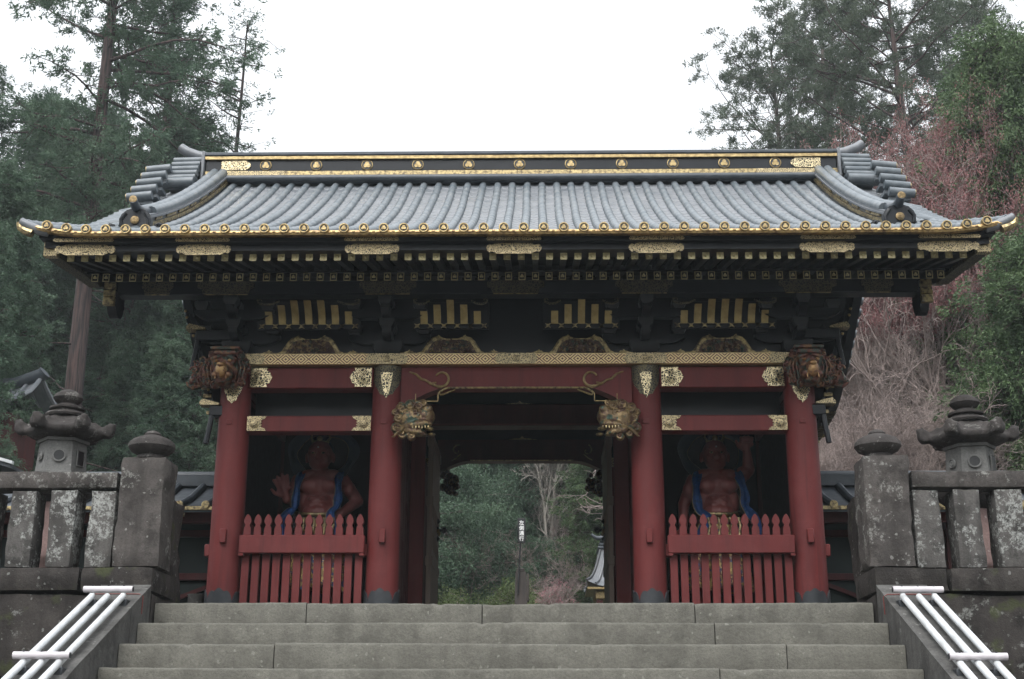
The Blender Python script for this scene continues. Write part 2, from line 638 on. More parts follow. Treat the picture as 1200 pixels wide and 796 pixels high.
def structure(o):
    o['kind'] = 'structure'
    return o


def copy_tree(o, parent=None, label=None):
    c = o.copy()
    COL.objects.link(c)
    if parent:
        c.parent = parent
    if label:
        c['label'] = label
    WL[c.name] = WL.get(o.name, Vector()).copy()
    for ch in list(o.children):
        copy_tree(ch, c)
    return c


def remesh(mb, name, mat, voxel=.015, smooth_it=4, off=(0, 0, 0)):
    """fuse overlapping volumes into one continuous skin"""
    me = mb.mesh(name + '_raw', mat, off, False)
    o = bpy.data.objects.new(name + '_raw', me)
    COL.objects.link(o)
    r = o.modifiers.new('r', 'REMESH')
    r.mode = 'VOXEL'
    r.voxel_size = voxel
    sm = o.modifiers.new('s', 'SMOOTH')
    sm.factor = .5
    sm.iterations = smooth_it
    dg = bpy.context.evaluated_depsgraph_get()
    dg.update()
    out = bpy.data.meshes.new_from_object(o.evaluated_get(dg))
    out.name = name
    if not out.materials:
        out.materials.append(mat)
    out.shade_smooth()
    bpy.data.objects.remove(o)
    bpy.data.meshes.remove(me)
    return out


def spiral(mb, c, r0, turns, th, plane='XZ', sgn=1, start=0., n=26, bulge=.0, seg=6):
    """a curl: a tube wound in a spiral, standing proud of what it lies on"""
    pts, rad = [], []
    for i in range(n):
        q = i / (n - 1)
        a = start + sgn * turns * 2 * math.pi * q
        r = r0 * (1 - q) + .1 * r0
        u, v = r * math.cos(a), r * math.sin(a)
        if plane == 'XZ':
            pts.append((c[0] + u, c[1] - bulge * q, c[2] + v))
        else:
            pts.append((c[0] + bulge * q, c[1] + u, c[2] + v))
        rad.append(th * (1 - .35 * q))
    mb.tube(pts, rad, seg)


rng = random.Random(4)
nrg = np.random.default_rng(11)

# ------------------------------------------------------------------ the setting: terrain, platform
LOW = -2.86


def hill(x, y):
    h = 0.
    if y > 26:
        t = y - 26
        h = .46 * t if t < 60 else 27.6 + .15 * (t - 60)
    ax = abs(x)
    if ax > 16 and y > 2:
        h = max(h, min(.42 * (ax - 16), 22) * min(1, (y - 2) / 10))
    h += .35 * math.sin(x * .31 + y * .17) * min(1, h / 3)
    return h


def terrain():
    xs = sorted(set([-240, -180, -130, -90] + [i * 3 for i in range(-20, 21)] + [90, 130, 180, 240]))
    ys = sorted(set([-220, -150, -90, -60, -30, -15, -8, -3, -.4, .28, .42, 1.5, 5] + [i * 3 for i in range(3, 34)] + [120, 160, 220, 260]))
    mb = MB()
    for y in ys:
        for x in xs:
            mb.v.append((x, y, LOW + min(22, max(0, -y - 30) * .36) if y < .3 else hill(x, y) - .012))  # unseen rise behind the camera, added to block low sky light
    n = len(xs)
    for j in range(len(ys) - 1):
        for i in range(n - 1):
            mb.f.append((j * n + i, j * n + i + 1, (j + 1) * n + i + 1, (j + 1) * n + i))
    return mb


def ground_mat():
    m, t, b = new_mat('gravel_and_leaf_litter', .9, 0, .2)
    p = wpos(t)
    sp = nd(t, 'ShaderNodeSeparateXYZ')
    t.links.new(p, sp.inputs[0])
    f = ramp(t, noise(t, p, 3, 5), .3, .7)
    gr = mixc(t, f, (.15, .145, .135), (.10, .095, .09))
    li = mixc(t, f, (.055, .048, .03), (.035, .05, .028))
    t.links.new(mixc(t, math2(t, 'MAXIMUM', ramp(t, sp.outputs[1], 9., 14.), ramp(t, sp.outputs[1], -28., -34.)), gr, li), b.inputs['Base Color'])  # dark litter colour also covers the added rise behind the camera
    bump(t, b, noise(t, p, 60, 3), .4, .02)
    return m


M['ground'] = ground_mat()
structure(put('ground', terrain(), 'ground'))

fl = MB()
for i in range(8):
    for j in range(10):
        fl.box(-3.9 + i * .975 + .004, -2.925 + i * .975 - .004, .47 + j * .97 + .004, 1.44 + j * .97 - .004, -.2, 0, .008)
hz = MB()
hz.box(-245, 245, -225, 265, LOW - 1, 62, 0)
hm = bpy.data.materials.new('thin_haze')
hm.use_nodes = True
hm.node_tree.nodes.clear()
ho = hm.node_tree.nodes.new('ShaderNodeOutputMaterial')
hv = hm.node_tree.nodes.new('ShaderNodeVolumePrincipled')
hv.inputs['Color'].default_value = (.90, .97, 1., 1)
hv.inputs['Density'].default_value = HAZE
hv.inputs['Anisotropy'].default_value = .2
hm.node_tree.links.new(hv.outputs[0], ho.inputs['Volume'])
if HAZE:
    put('haze', hz, hm, smooth=False)['kind'] = 'stuff'
structure(put('platform_paving', fl, 'stone_step'))

# ------------------------------------------------------------------ stone stairs
stairs = thing('stone_stairs', 'wide grey stone stairs climbing to the temple gate', 'stairs', (0, -3, LOW))
RUN, RISE = .44, .204
joints = {0: [-1.72, -.25, 1.52], 1: [1.62], 2: [-1.80, 2.1], 3: [1.53], 4: [-.9], 5: [1.1]}
for i in range(14):
    mb = MB()
    cuts = [-3.0] + joints.get(i, [rng.uniform(-1.5, 1.5)]) + [3.0]
    z1 = -i * RISE
    y0 = -i * RUN
    for a, b in zip(cuts[:-1], cuts[1:]):
        dz = rng.uniform(-.006, .004)
        k = max(3, int((b - a) / .05))
        sec = []
        ph = rng.uniform(0, 9)
        for q in range(k + 1):
            x = a + .004 + (b - a - .008) * q / k
            wz = dz + .004 * math.sin(x * 1.3 + ph) + rng.uniform(-.0018, .0018)
            wy = .004 * math.sin(x * 1.9 + ph * 2) + rng.uniform(-.0015, .0015)
            if i == 0 and abs(x + .12) < .5:
                wz -= .014 * (1 - abs(x + .12) / .5)
            c = .016 + rng.uniform(0, .009)
            if rng.random() < .035:
                c += rng.uniform(.015, .035)                       # a chipped edge
                wz -= rng.uniform(0, .010)
            sec.append([(x, y0 + wy, z1 - RISE - .03), (x, y0 + wy - .003, z1 + wz - c), (x, y0 + wy + .35 * c, z1 + wz - .3 * c), (x, y0 + wy + c, z1 + wz), (x, y0 + RUN + .03, z1 + wz * .3), (x, y0 + RUN + .03, z1 - RISE - .03)])
        vs = [p for s_ in sec for p in s_]
        fs = []
        for q in range(k):
            for r in range(6):
                fs.append((q * 6 + r, q * 6 + (r + 1) % 6, (q + 1) * 6 + (r + 1) % 6, (q + 1) * 6 + r))
        fs += [tuple(range(5, -1, -1)), tuple(k * 6 + r for r in range(6))]
        mb.add(vs, fs)
    put('step', mb, 'stone_step', stairs, ang=50)

# ------------------------------------------------------------------ flanking walls, stringers, balustrades
def rough_block(mb, x0, x1, y0, y1, z0, z1, amp=.012, nx=10, nz=5):
    """a stone whose faces are slightly uneven"""
    vs, fs = [], []
    nx, nz, ny = max(2, nx), max(2, nz), 3
    ph = rng.uniform(0, 20)

    def P(x, y, z):
        q = math.sin(x * 5.1 + z * 3.3 + ph) + math.sin(z * 6.7 - x * 2.9 + y * 4 + ph * 2)
        s = amp * (.4 * q + rng.uniform(-.5, .5))
        cx, cy, cz = (x0 + x1) / 2, (y0 + y1) / 2, (z0 + z1) / 2
        ex = 1 - .02 * 0
        return (x + s * (1 if x > cx else -1) * (abs(x - cx) > .49 * (x1 - x0)), y + s * (1 if y > cy else -1) * (abs(y - cy) > .49 * (y1 - y0)), z + s * .6 * (1 if z > cz else -1) * (abs(z - cz) > .49 * (z1 - z0)))
    key = {}

    def V(i, j, k):
        if (i, j, k) not in key:
            fx, fy, fz = i / nx, j / ny, k / nz
            x, y, z = x0 + (x1 - x0) * fx, y0 + (y1 - y0) * fy, z0 + (z1 - z0) * fz
            e = (i in (0, nx)) + (j in (0, ny)) + (k in (0, nz))
            c = .012 * (e >= 2)
            p = P(x, y, z)
            p = (p[0] + c * ((i == 0) - (i == nx)), p[1] + c * ((j == 0) - (j == ny)), p[2] + c * ((k == 0) - (k == nz)))
            key[(i, j, k)] = len(vs)
            vs.append(p)
        return key[(i, j, k)]
    for i in range(nx):
        for k in range(nz):
            fs.append((V(i, 0, k), V(i + 1, 0, k), V(i + 1, 0, k + 1), V(i, 0, k + 1)))
            fs.append((V(i, ny, k), V(i, ny, k + 1), V(i + 1, ny, k + 1), V(i + 1, ny, k)))
        for j in range(ny):
            fs.append((V(i, j, nz), V(i + 1, j, nz), V(i + 1, j + 1, nz), V(i, j + 1, nz)))
            fs.append((V(i, j, 0), V(i, j + 1, 0), V(i + 1, j + 1, 0), V(i + 1, j, 0)))
    for j in range(ny):
        for k in range(nz):
            fs.append((V(0, j, k), V(0, j, k + 1), V(0, j + 1, k + 1), V(0, j + 1, k)))
            fs.append((V(nx, j, k), V(nx, j + 1, k), V(nx, j + 1, k + 1), V(nx, j, k + 1)))
    mb.add(vs, fs)


def flank(sg):
    side = 'left' if sg < 0 else 'right'
    # retaining wall: coping course and big blocks under it
    wall = thing('retaining_wall', f'dark lichened stone retaining wall {side} of the stairs', 'wall', (sg * 6, .2, LOW))

    def X(a, b):
        return (a, b) if sg > 0 else (-b, -a)
    cp = MB()
    for a, b in ((3.0, 3.62), (3.62, 4.9), (4.9, 6.6), (6.6, 8.6), (8.6, 10.6), (10.6, 13)):
        x0, x1 = X(a + .003, b - .003)
        rough_block(cp, x0, x1, -.115, .62, .075, .285, .010, int((b - a) / .12), 3)
    put('coping_course', cp, 'stone_wall', wall, ang=60)
    bl = MB()
    zc = .072
    k = 0
    for hgt in (.70, .72, .74, .80):
        a = 3.0 if k % 2 else 3.0
        z0 = zc - hgt
        while a < 13:
            b = min(13, a + (rng.uniform(1.3, 2.1)))
            x0, x1 = X(a + .004, b - .004)
            rough_block(bl, x0, x1, -.085 + rng.uniform(-.008, .008), .6, z0 + .004, zc - .004, .016, int((b - a) / .12), 6)
            a = b
        zc = z0
        k += 1
    put('wall_block', bl, 'stone_wall', wall, ang=60)
    # sloping stringer along the stairs
    st = thing('stair_stringer', f'sloping stone stringer along the {side} edge of the stairs', 'stair side', (sg * 3.2, -3, LOW))
    x0, x1 = X(3.004, 3.42)
    sl = -RISE / RUN
    for a, b in ((-.12, -.62), (-.62, -2.25), (-2.25, -4.2), (-4.2, -6.2)):
        mb = MB()
        n = 8
        a2, b2 = a - .003, b + .003
        top = [(a2 + (b2 - a2) * q / n, .185 + sl * -(a2 + (b2 - a2) * q / n) + rng.uniform(-.004, .004)) for q in range(n + 1)]
        poly = [(y, z) for y, z in top] + [(b2, top[-1][1] - .62), (a2, top[0][1] - .62)]
        mb.prism(poly, x0, x1, 'YZ')
        put('stringer_block', mb, 'stone_grey', st, ang=50)
    # red cords looped over the stringer
    cz = .185 + sl * .34
    # handrail
    hr = thing('pipe_handrail', f'white triple pipe handrail sloping down beside the {side} edge of the stairs', 'handrail', (sg * 3.3, -3, LOW))
    xs = [sg * q for q in (3.10, 3.225, 3.35)]
    pz = lambda y: .185 + sl * -y
    for x in xs:
        mb = MB()
        mb.tube([(x, -.56, pz(-.56) + .060), (x, -2.2, pz(-2.2) + .060), (x, -6.0, pz(-6.0) + .060)], .0265, 14)
        put('pipe', mb, 'white_pipe', hr)
    for y in (-.55, -1.86, -3.17, -4.48, -5.79):
        mb = MB()
        e = .072
        zc = pz(y) + .112
        mb.tube([(xs[0] - sg * e, y, zc), (xs[2] + sg * e, y, zc)], .0255, 14, True)
        b = put('crossbar', mb, 'pink_pipe', hr)
        mb = MB()
        mb.lathe([(.020, 0), (.020, .003)], 12, (xs[0] - sg * (e + .0022) - (.003 if sg > 0 else 0), y, zc), axis='X')
        put('pipe_mouth_shade', mb, 'iron', b)  # dark disc paints in the shade inside the pipe end
        for x in xs:
            put('bolt', MB().tube([(x, y, zc + .020), (x, y, zc + .032)], .010, 8), 'iron', b)
        for x in (xs[0], xs[2]):
            put('foot', MB().box(x - .018, x + .018, y - .018, y + .018, pz(y) - .03, zc - .03, .004), 'white_pipe', b)
            put('base_plate', MB().box(x - .045, x + .045, y - .05, y + .05, pz(y) - .03, pz(y) + .028, .004), 'iron', b)
    cord = MB()
    y = -.36
    zz = .185 + sl * -y + .008
    cord.tube([(sg * 2.998, y, zz - .16), (sg * 2.996, y, zz - .02), (sg * 3.03, y, zz), (sg * 3.2, y + .004, zz + .002), (sg * 3.40, y, zz)], .004, 6)
    tag(put('cord', cord, 'cord', None, (sg * 3.2, y, zz)), f'thin red cord laid over the {side} stair stringer', 'cord')
    # balustrade of square stone posts
    bal = thing('stone_balustrade', f'lichened stone balustrade on the wall {side} of the stairs', 'stone fence', (sg * 6, .15, .285))
    rl = MB()
    for a, b in ((3.402, 5.6), (5.6, 8.0), (8.0, 10.4), (10.4, 12.9)):
        x0, x1 = X(a + .002, b - .003)
        rough_block(rl, x0, x1, .0, .30, .965, 1.125, .008, int((b - a) / .12), 3)
    put('top_rail', rl, 'stone', bal, ang=60)
    x = 3.525
    i = 0
    while x < 12.8:
        mb = MB()
        lo, hi = X(x - .122 + rng.uniform(-.006, .006), x + .122 + rng.uniform(-.006, .006))
        rough_block(mb, lo, hi, .015, .285, .285, .965, .008, 4, 8)
        put('baluster', mb, 'stone_pale', bal, ang=60)
        x += .346
    # end post with onion cap
    po = thing('stone_post', f'square stone post with onion cap ending the balustrade {side} of the stairs', 'stone post', (sg * 3.18, .2, .285))
    mb = MB()
    lo, hi = X(2.985, 3.385)
    rough_block(mb, lo, hi, -.045, .36, .287, 1.245, .014, 6, 12)
    mb2 = MB()
    put('shaft', mb, 'stone', po, ang=60)
    cx = sg * 3.185
    prof = [(.10, 0), (.15, .012), (.145, .03), (.13, .045), (.20, .075), (.235, .115), (.232, .15), (.19, .185), (.115, .213), (.085, .222), (.088, .235), (.06, .258), (.02, .27), (.002, .272)]
    mb2.lathe([(max(.001, .86 * r * (1 + rng.uniform(-.02, .02))), z + 1.243) for r, z in prof], 22, (cx, .16, 0))
    put('onion_cap', mb2, 'stone_lantern', po)
    # rough stone behind the post
    rb = MB()
    lo, hi = X(3.09, 3.42)
    rough_block(rb, lo, hi, .63, 1.12, -.01, 1.02, .03, 6, 10)
    tag(put('standing_stone', rb, 'stone_wall', None, (sg * 3.25, .85, 0), ang=60), f'rough standing stone behind the {side} balustrade post', 'stone')


flank(-1)
flank(1)


# ------------------------------------------------------------------ stone lanterns
def lantern(loc, label, rz, win):
    t = thing('stone_lantern', label, 'stone lantern', loc)
    L = Vector(loc)

    def P(name, mb, mat, ang=38):
        mb.v = [tuple(Matrix.Rotation(rz, 3, 'Z') @ Vector(v) + L) for v in mb.v]
        return put(name, mb, mat, t, ang=ang)
    b = MB()
    b.lathe([(.42, 0), (.42, .12), (.36, .17), (.30, .22), (.24, .26)], 6)
    P('base', b, 'stone_lantern')
    b = MB()
    b.lathe([(.17, .26), (.165, .6), (.175, .62), (.175, .66), (.16, .68), (.16, 1.15)], 20)
    P('shaft', b, 'stone_pink')
    b = MB()
    b.lathe([(.17, 1.15), (.27, 1.20), (.37, 1.28), (.39, 1.33), (.39, 1.39), (.33, 1.402)], 6)
    P('platform', b, 'stone_lantern')
    # fire box: six slabs, with black pieces in place of openings
    fb = MB()
    r0, r1, z0, z1 = .255, .225, 1.402, 1.755
    fb.lathe([(r0, z0), (r0, z0 + .03), (r0 - .02, z0 + .035), (r1 - .01, z1 - .03), (r1 + .015, z1 - .028), (r1 + .015, z1)], 6)
    fbo = P('fire_box', fb, 'stone_box', 20)
    for k in range(6):
        a = math.pi / 6 + k * math.pi / 3
        rr = (r0 + r1) / 2 * math.cos(math.pi / 6) - .006
        rot = Matrix.Rotation(a, 3, 'Z')
        w_ = MB()
        rim = MB()
        if k % 3 == win[0]:
            w_.lathe([(.048, 0), (.048, .012)], 20, (0, 0, 0), axis='X')
            rim.lathe([(.048, .004), (.062, .004), (.062, .016), (.048, .016), (.048, .004)], 20, (0, 0, 0), axis='X', cap=False)
        elif k % 3 == win[1]:
            w_.box(-.001, .012, -.045, .045, -.075, .06, .002)
            for (a_, b_, c_, d_) in ((-.055, -.045, -.085, .07), (.045, .055, -.085, .07), (-.045, .045, -.085, -.075), (-.045, .045, .06, .07)):
                rim.box(.002, .016, a_, b_, c_, d_, .002)
        else:
            rim.lathe([(.001, .012), (.018, .02), (.03, .012), (.038, .02), (.048, .008)], 16, (0, 0, 0), axis='X')
        for mb, nm, mt in ((w_, 'opening', 'sign_black'), (rim, 'rim', 'stone_box')):  # black pieces paint in the shade inside the fire box
            if mb.v:
                mb.v = [tuple(rot @ (Vector(v) + Vector((rr, 0, 1.58)))) for v in mb.v]
                P(nm, mb, mt).parent = fbo
    # cap: six-sided, concave, with scrolls at the corners
    cp = MB()
    n = 6
    prof = [(.27, 1.75), (.40, 1.775), (.46, 1.80), (.47, 1.845), (.37, 1.89), (.27, 1.94), (.19, 1.985), (.18, 1.995), (.05, 2.0)]
    seg = 36
    vs, fs = [], []
    for i, (r, z) in enumerate(prof):
        for j in range(seg):
            a = 2 * math.pi * j / seg
            fa = (a % (math.pi / 3)) - math.pi / 6
            poly = math.cos(math.pi / 6) / math.cos(fa)
            corner = max(0, (abs(fa) / (math.pi / 6)) - .55) / .45
            rr = r * poly * (1 + .03 * corner)
            zz = z + (.05 * corner ** 1.5 if .4 < r < .5 else .02 * corner * (r > .24))
            vs.append((rr * math.cos(a), rr * math.sin(a), zz))
    for i in range(len(prof) - 1):
        for j in range(seg):
            fs.append((i * seg + j, i * seg + (j + 1) % seg, (i + 1) * seg + (j + 1) % seg, (i + 1) * seg + j))
    fs += [tuple(range(seg - 1, -1, -1)), tuple((len(prof) - 1) * seg + j for j in range(seg))]
    cp.add(vs, fs)
    for k in range(6):
        a = k * math.pi / 3
        d = Vector((math.cos(a), math.sin(a), 0))
        q = Vector((-d.y, d.x, 0))
        c = d * .475 + Vector((0, 0, 1.865))
        pts = [d * .30 + Vector((0, 0, 1.925)), d * .38 + Vector((0, 0, 1.875)), d * .45 + Vector((0, 0, 1.845)), d * .52 + Vector((0, 0, 1.865)), d * .53 + Vector((0, 0, 1.92)), d * .475 + Vector((0, 0, 1.932))]
        cp.tube(pts, [.04, .046, .054, .052, .045, .03], 10)
        cp.tube([c + q * -.075 + d * .005, c + q * .075 + d * .005], .064, 14)
    cp.v = [(a * .83, b_ * .83, c_ - .02 * max(0, (a * a + b_ * b_) - .18)) for a, b_, c_ in cp.v]
    me = remesh(MB().add(cp.v, cp.f), 'roof_cap', M['stone_lantern'], .016, 2)
    o = link('roof_cap', me, t)
    o.rotation_euler = (0, 0, rz)
    b = MB()
    b.lathe([(.19, 1.985), (.20, 2.005), (.185, 2.025), (.14, 2.035), (.13, 2.05), (.165, 2.063), (.165, 2.08), (.10, 2.10), (.085, 2.12), (.115, 2.14), (.14, 2.175), (.125, 2.21), (.08, 2.242), (.03, 2.262), (.002, 2.268)], 22)
    P('finial', b, 'stone_lantern')
    return t


lantern((-4.30, 1.05, -.13), 'stone lantern with scrolled cap behind the balustrade left of the red gate', R(12), (1, 2))
lantern((4.27, 1.05, -.20), 'stone lantern with scrolled cap behind the balustrade right of the red gate', R(-8), (1, 2))

# ------------------------------------------------------------------ the gate
XO, XI, YF, YM, YB, RC = 2.9, 1.325, 1.98, 4.5, 7.02, .163
gate = thing('temple_gate', 'red and black temple gate with gilt fittings under a grey tiled roof', 'gate', (0, 4.5, 0))


def G(name, mb, mat, parent=None, loc=None, **k):
    return put(name, mb, mat, parent or gate, loc, **k)


def dup(o, loc, parent):
    """another copy of a part with its sub-parts at a world location"""
    c = o.copy()
    COL.objects.link(c)
    c.parent = parent
    WL[c.name] = Vector(loc)
    c.location = Vector(loc) - WL[parent.name]
    for ch in list(o.children):
        d = ch.copy()
        COL.objects.link(d)
        d.parent = c
        WL[d.name] = WL[ch.name] - WL[o.name] + Vector(loc)
    return c


# columns
cm = MB()
cm.tube([(0, 0, .03), (0, 0, .06), (0, 0, 1.2), (0, 0, 2.2), (0, 0, 2.6)], [RC, RC + .001, RC, RC - .004, RC - .008], 32)
sh = MB()
n = 64
vs, fs = [], []
for k, (rr, zf) in enumerate(((RC + .014, 0), (RC + .014, 1), (RC + .001, 1))):
    for j in range(n):
        th = 2 * math.pi * j / n
        lob = abs(math.cos(2 * th + math.pi / 2 * 0)) ** .5
        cusp = .03 * abs(math.cos(6 * th))
        vs.append((rr * math.cos(th), rr * math.sin(th), 0.0 if zf == 0 else .20 + .105 * lob + cusp))
for k in range(2):
    for j in range(n):
        fs.append((k * n + j, k * n + (j + 1) % n, (k + 1) * n + (j + 1) % n, (k + 1) * n + j))
sh.add(vs, fs)
bs = MB()
bs.lathe([(.27, 0), (.275, .02), (.25, .045), (.20, .055)], 28)


def sleeve(zlow, ztop, half, w_):
    mb = MB()
    vs, fs = [], []
    na, nz = 20, 6
    for i in range(nz + 1):
        for j in range(na + 1):
            q = j / na * 2 - 1
            th = -math.pi / 2 + q * half
            zb = zlow + (ztop - zlow) * (abs(q) ** 1.8) * w_ + .018 * abs(math.sin(q * math.pi * 2.5))
            z = ztop + (zb - ztop) * i / nz
            vs.append(((RC + .009) * math.cos(th), (RC + .009) * math.sin(th), z))
    for i in range(nz):
        for j in range(na):
            fs.append((i * (na + 1) + j, (i + 1) * (na + 1) + j, (i + 1) * (na + 1) + j + 1, i * (na + 1) + j + 1))
    mb.add(vs, fs)
    return mb


proto = None
for iy, y in enumerate((YF, YM, YB)):
    for x in (-XO, -XI, XI, XO):
        if proto is None:
            proto = G('column', MB().add([(a + x, b + y, c) for a, b, c in cm.v], cm.f), 'red', loc=(x, y, 0))
            s_ = put('column_shoe', MB().add([(a + x, b + y, c) for a, b, c in sh.v], sh.f), 'iron', proto)
            b_ = put('column_base', MB().add([(a + x, b + y, c) for a, b, c in bs.v], bs.f), 'stone_grey', proto)
            c = proto
        else:
            c = dup(proto, (x, y, 0), gate)
        if iy == 0:
            continue
for c in [o for o in gate.children if o.name.startswith('column')]:
    p = WL[c.name]
    if abs(p.y - YF) < .1:
        inner = abs(p.x) < 2
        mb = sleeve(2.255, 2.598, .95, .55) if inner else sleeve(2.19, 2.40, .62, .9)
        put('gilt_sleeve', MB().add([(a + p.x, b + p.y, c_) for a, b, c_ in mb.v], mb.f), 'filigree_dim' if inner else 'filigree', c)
        if inner:
            mb = sleeve(2.245, 2.52, .36, .9)
            put('gilt_pendant', MB().add([(a * 1.025 + p.x, b * 1.025 + p.y, c_) for a, b, c_ in mb.v], mb.f), 'filigree', c)
        sx = 1 if p.x < 0 else -1
        wd = MB().box(p.x - .035 + .01 * sx, p.x + .03 + .01 * sx, p.y - RC - .045, p.y - RC + .03, .77, .91, .008)
        put('wedge', wd, 'red', c)
        wd = MB().box(p.x - sx * (RC + .04), p.x - sx * (RC - .03), p.y - .05, p.y + .05, .66, .78, .008)
        put('wedge', wd, 'red', c)
        wd = MB().box(p.x - .045, p.x + .02, p.y - RC - .006, p.y - RC + .03, 1.98, 2.03, .003)
        put('wedge', wd, 'red', c)

# beams between the columns
def plate(x0, x1, z0, z1, y, tail, kind):
    """gilt end plate: square at the column, notched tail on the other side"""
    s = 1 if tail > 0 else -1
    a, b = (x0, x1) if s > 0 else (x1, x0)
    L = b - a
    h = z1 - z0
    if kind == 0:
        T = [(a, z0), (a + L * .78, z0), (a + L * .74, z0 + h * .14), (a + L * .88, z0 + h * .22), (a + L * .93, z0 + h * .36), (b, z0 + h * .5), (a + L * .93, z0 + h * .64), (a + L * .88, z0 + h * .78), (a + L * .74, z0 + h * .86), (a + L * .78, z1), (a, z1)]
    else:
        T = [(a, z0), (b, z0), (a + L * .93, z0 + h * .16), (a + L * .70, z0 + h * .3), (a + L * .78, z0 + h * .42), (a + L * .66, z0 + h * .5), (a + L * .78, z0 + h * .58), (a + L * .70, z0 + h * .7), (a + L * .93, z0 + h * .84), (b, z1), (a, z1)]
    mb = MB()
    mb.prism(T, y, y + .012)
    cx, cz = a + L * .38, (z0 + z1) / 2
    if kind:
        mb.lathe([(.052, 0), (.052, .008), (.035, .014), (.03, .022), (.001, .026)], 18, (cx, y, cz), axis='Y')
    else:
        mb.lathe([(.075, 0), (.078, .006), (.066, .008), (.06, .004), (.04, .006), (.02, .014), (.001, .016)], 20, (cx, y, cz), axis='Y')
    return mb


for yy in (YF, YB):
    for sg in (-1, 1):
        a, b = sorted((sg * (XI + RC - .02), sg * (XO - RC + .02)))
        mb = MB()
        mb.box(a, b, yy - .10, yy + .10, 2.372, 2.598, .01)
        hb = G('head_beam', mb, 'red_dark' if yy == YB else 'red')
        mb = MB()
        mb.box(a, b, yy - .09, yy + .09, 1.92, 2.085, .01)
        tb = G('tie_beam', mb, 'red')
        if yy == YF:
            put('gilt_plate', plate(a + .02, a + .245, 2.384, 2.588, yy - .112, 1, 0), 'filigree', hb)
            put('gilt_plate', plate(b - .245, b - .02, 2.384, 2.588, yy - .112, -1, 0), 'filigree', hb)
            put('gilt_plate', plate(a + .012, a + .205, 1.926, 2.079, yy - .102, 1, 1), 'filigree_fine', tb)
            put('gilt_plate', plate(b - .205, b - .012, 1.926, 2.079, yy - .102, -1, 1), 'filigree_fine', tb)
            mb = MB()
            mb.box(a, b, yy + .30, yy + .34, 2.0, 2.45, .004)
            tr = G('transom_panel', mb, 'black')
            mb = MB()
            cx = (a + b) / 2 - .1 * sg
            mb.prism([(cx - .12, 2.11), (cx + .12, 2.11), (cx + .10, 2.15), (cx + .05, 2.16), (cx, 2.175), (cx - .05, 2.16), (cx - .10, 2.15)], yy + .285, yy + .295)
            put('gilt_crest', mb, 'filigree_dim', tr)

# gilt lozenge band (plate beam) all along the top of the columns
for yy in (YF, YB):
    for xa, xb in (((-3.06, 3.06),) if yy == YF else ((-3.06, -XI + .1), (XI - .1, 3.06))):
        mb = MB()
        mb.box(xa, xb, yy - .18, yy + .18, 2.602, 2.722, .006)
        pb = G('plate_beam', mb, 'lozenge')
    if yy == YF:
        for cx, hw in ((-2.78, .17), (-XI, .19), (0, .19), (XI, .19), (2.78, .17)):
            mb = MB()
            y = yy - .19
            mb.prism([(cx - hw, 2.606), (cx + hw, 2.606), (cx + hw + .03, 2.662), (cx + hw, 2.718), (cx - hw, 2.718), (cx - hw - .03, 2.662)], y, y + .012)
            mb.lathe([(.034, 0), (.034, .01), (.022, .014), (.001, .02)], 16, (cx, y, 2.662), axis='Y')
            put('band_plate', mb, 'filigree_fine', pb)
# side plate beams and wall boards
for sg in (-1, 1):
    mb = MB()
    mb.box(sg * XO - .15, sg * XO + .15, YF + .19, YB - .19, 2.604, 2.72, .006)
    G('side_plate_beam', mb, 'lozenge')
    for nm, z0, z1 in (('side_beam', 2.375, 2.595), ('side_tie', 1.0, 1.12)):
        for y0, y1 in ((YF, YM), (YM, YB)):
            mb = MB()
            mb.box(sg * XO - .08, sg * XO + .08, y0 + RC - .02, y1 - RC + .02, z0, z1, .008)
            G(nm, mb, 'red')
    mb = MB()
    mb.box(sg * XO - .03, sg * XO + .03, YF + .1, YB - .1, .03, 2.4, .004)
    G('side_wall', mb, 'black_matt')
    mb = MB()
    for k in range(9):
        y = YF + .2 + k * .25
        mb.box(sg * XI - .03, sg * XI + .03, y - .10, y + .135, .03, 2.58, .004)
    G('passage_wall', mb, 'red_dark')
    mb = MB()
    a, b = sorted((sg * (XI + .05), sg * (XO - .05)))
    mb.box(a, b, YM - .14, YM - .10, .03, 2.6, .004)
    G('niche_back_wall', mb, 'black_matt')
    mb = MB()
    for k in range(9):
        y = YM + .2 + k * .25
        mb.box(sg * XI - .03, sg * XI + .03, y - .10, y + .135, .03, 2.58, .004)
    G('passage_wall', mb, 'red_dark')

# rainbow beam over the front of the passage and scrolls on it
def arch_beam(y0, y1, xh, ztop, zmid, zend, flat, name, mat):
    poly = [(-xh, ztop), (xh, ztop), (xh, zend)]
    for k in range(9):
        q = k / 8
        poly.append((flat + (xh - .03 - flat) * (1 - q), zend + (zmid - zend) * (math.sin(q * math.pi / 2) ** 1.2)))
    for k in range(9):
        q = 1 - k / 8
        poly.append((-(flat + (xh - .03 - flat) * (1 - q)), zend + (zmid - zend) * (math.sin(q * math.pi / 2) ** 1.2)))
    poly.append((-xh, zend))
    mb = MB()
    mb.prism(poly, y0, y1)
    return G(name, mb, mat)


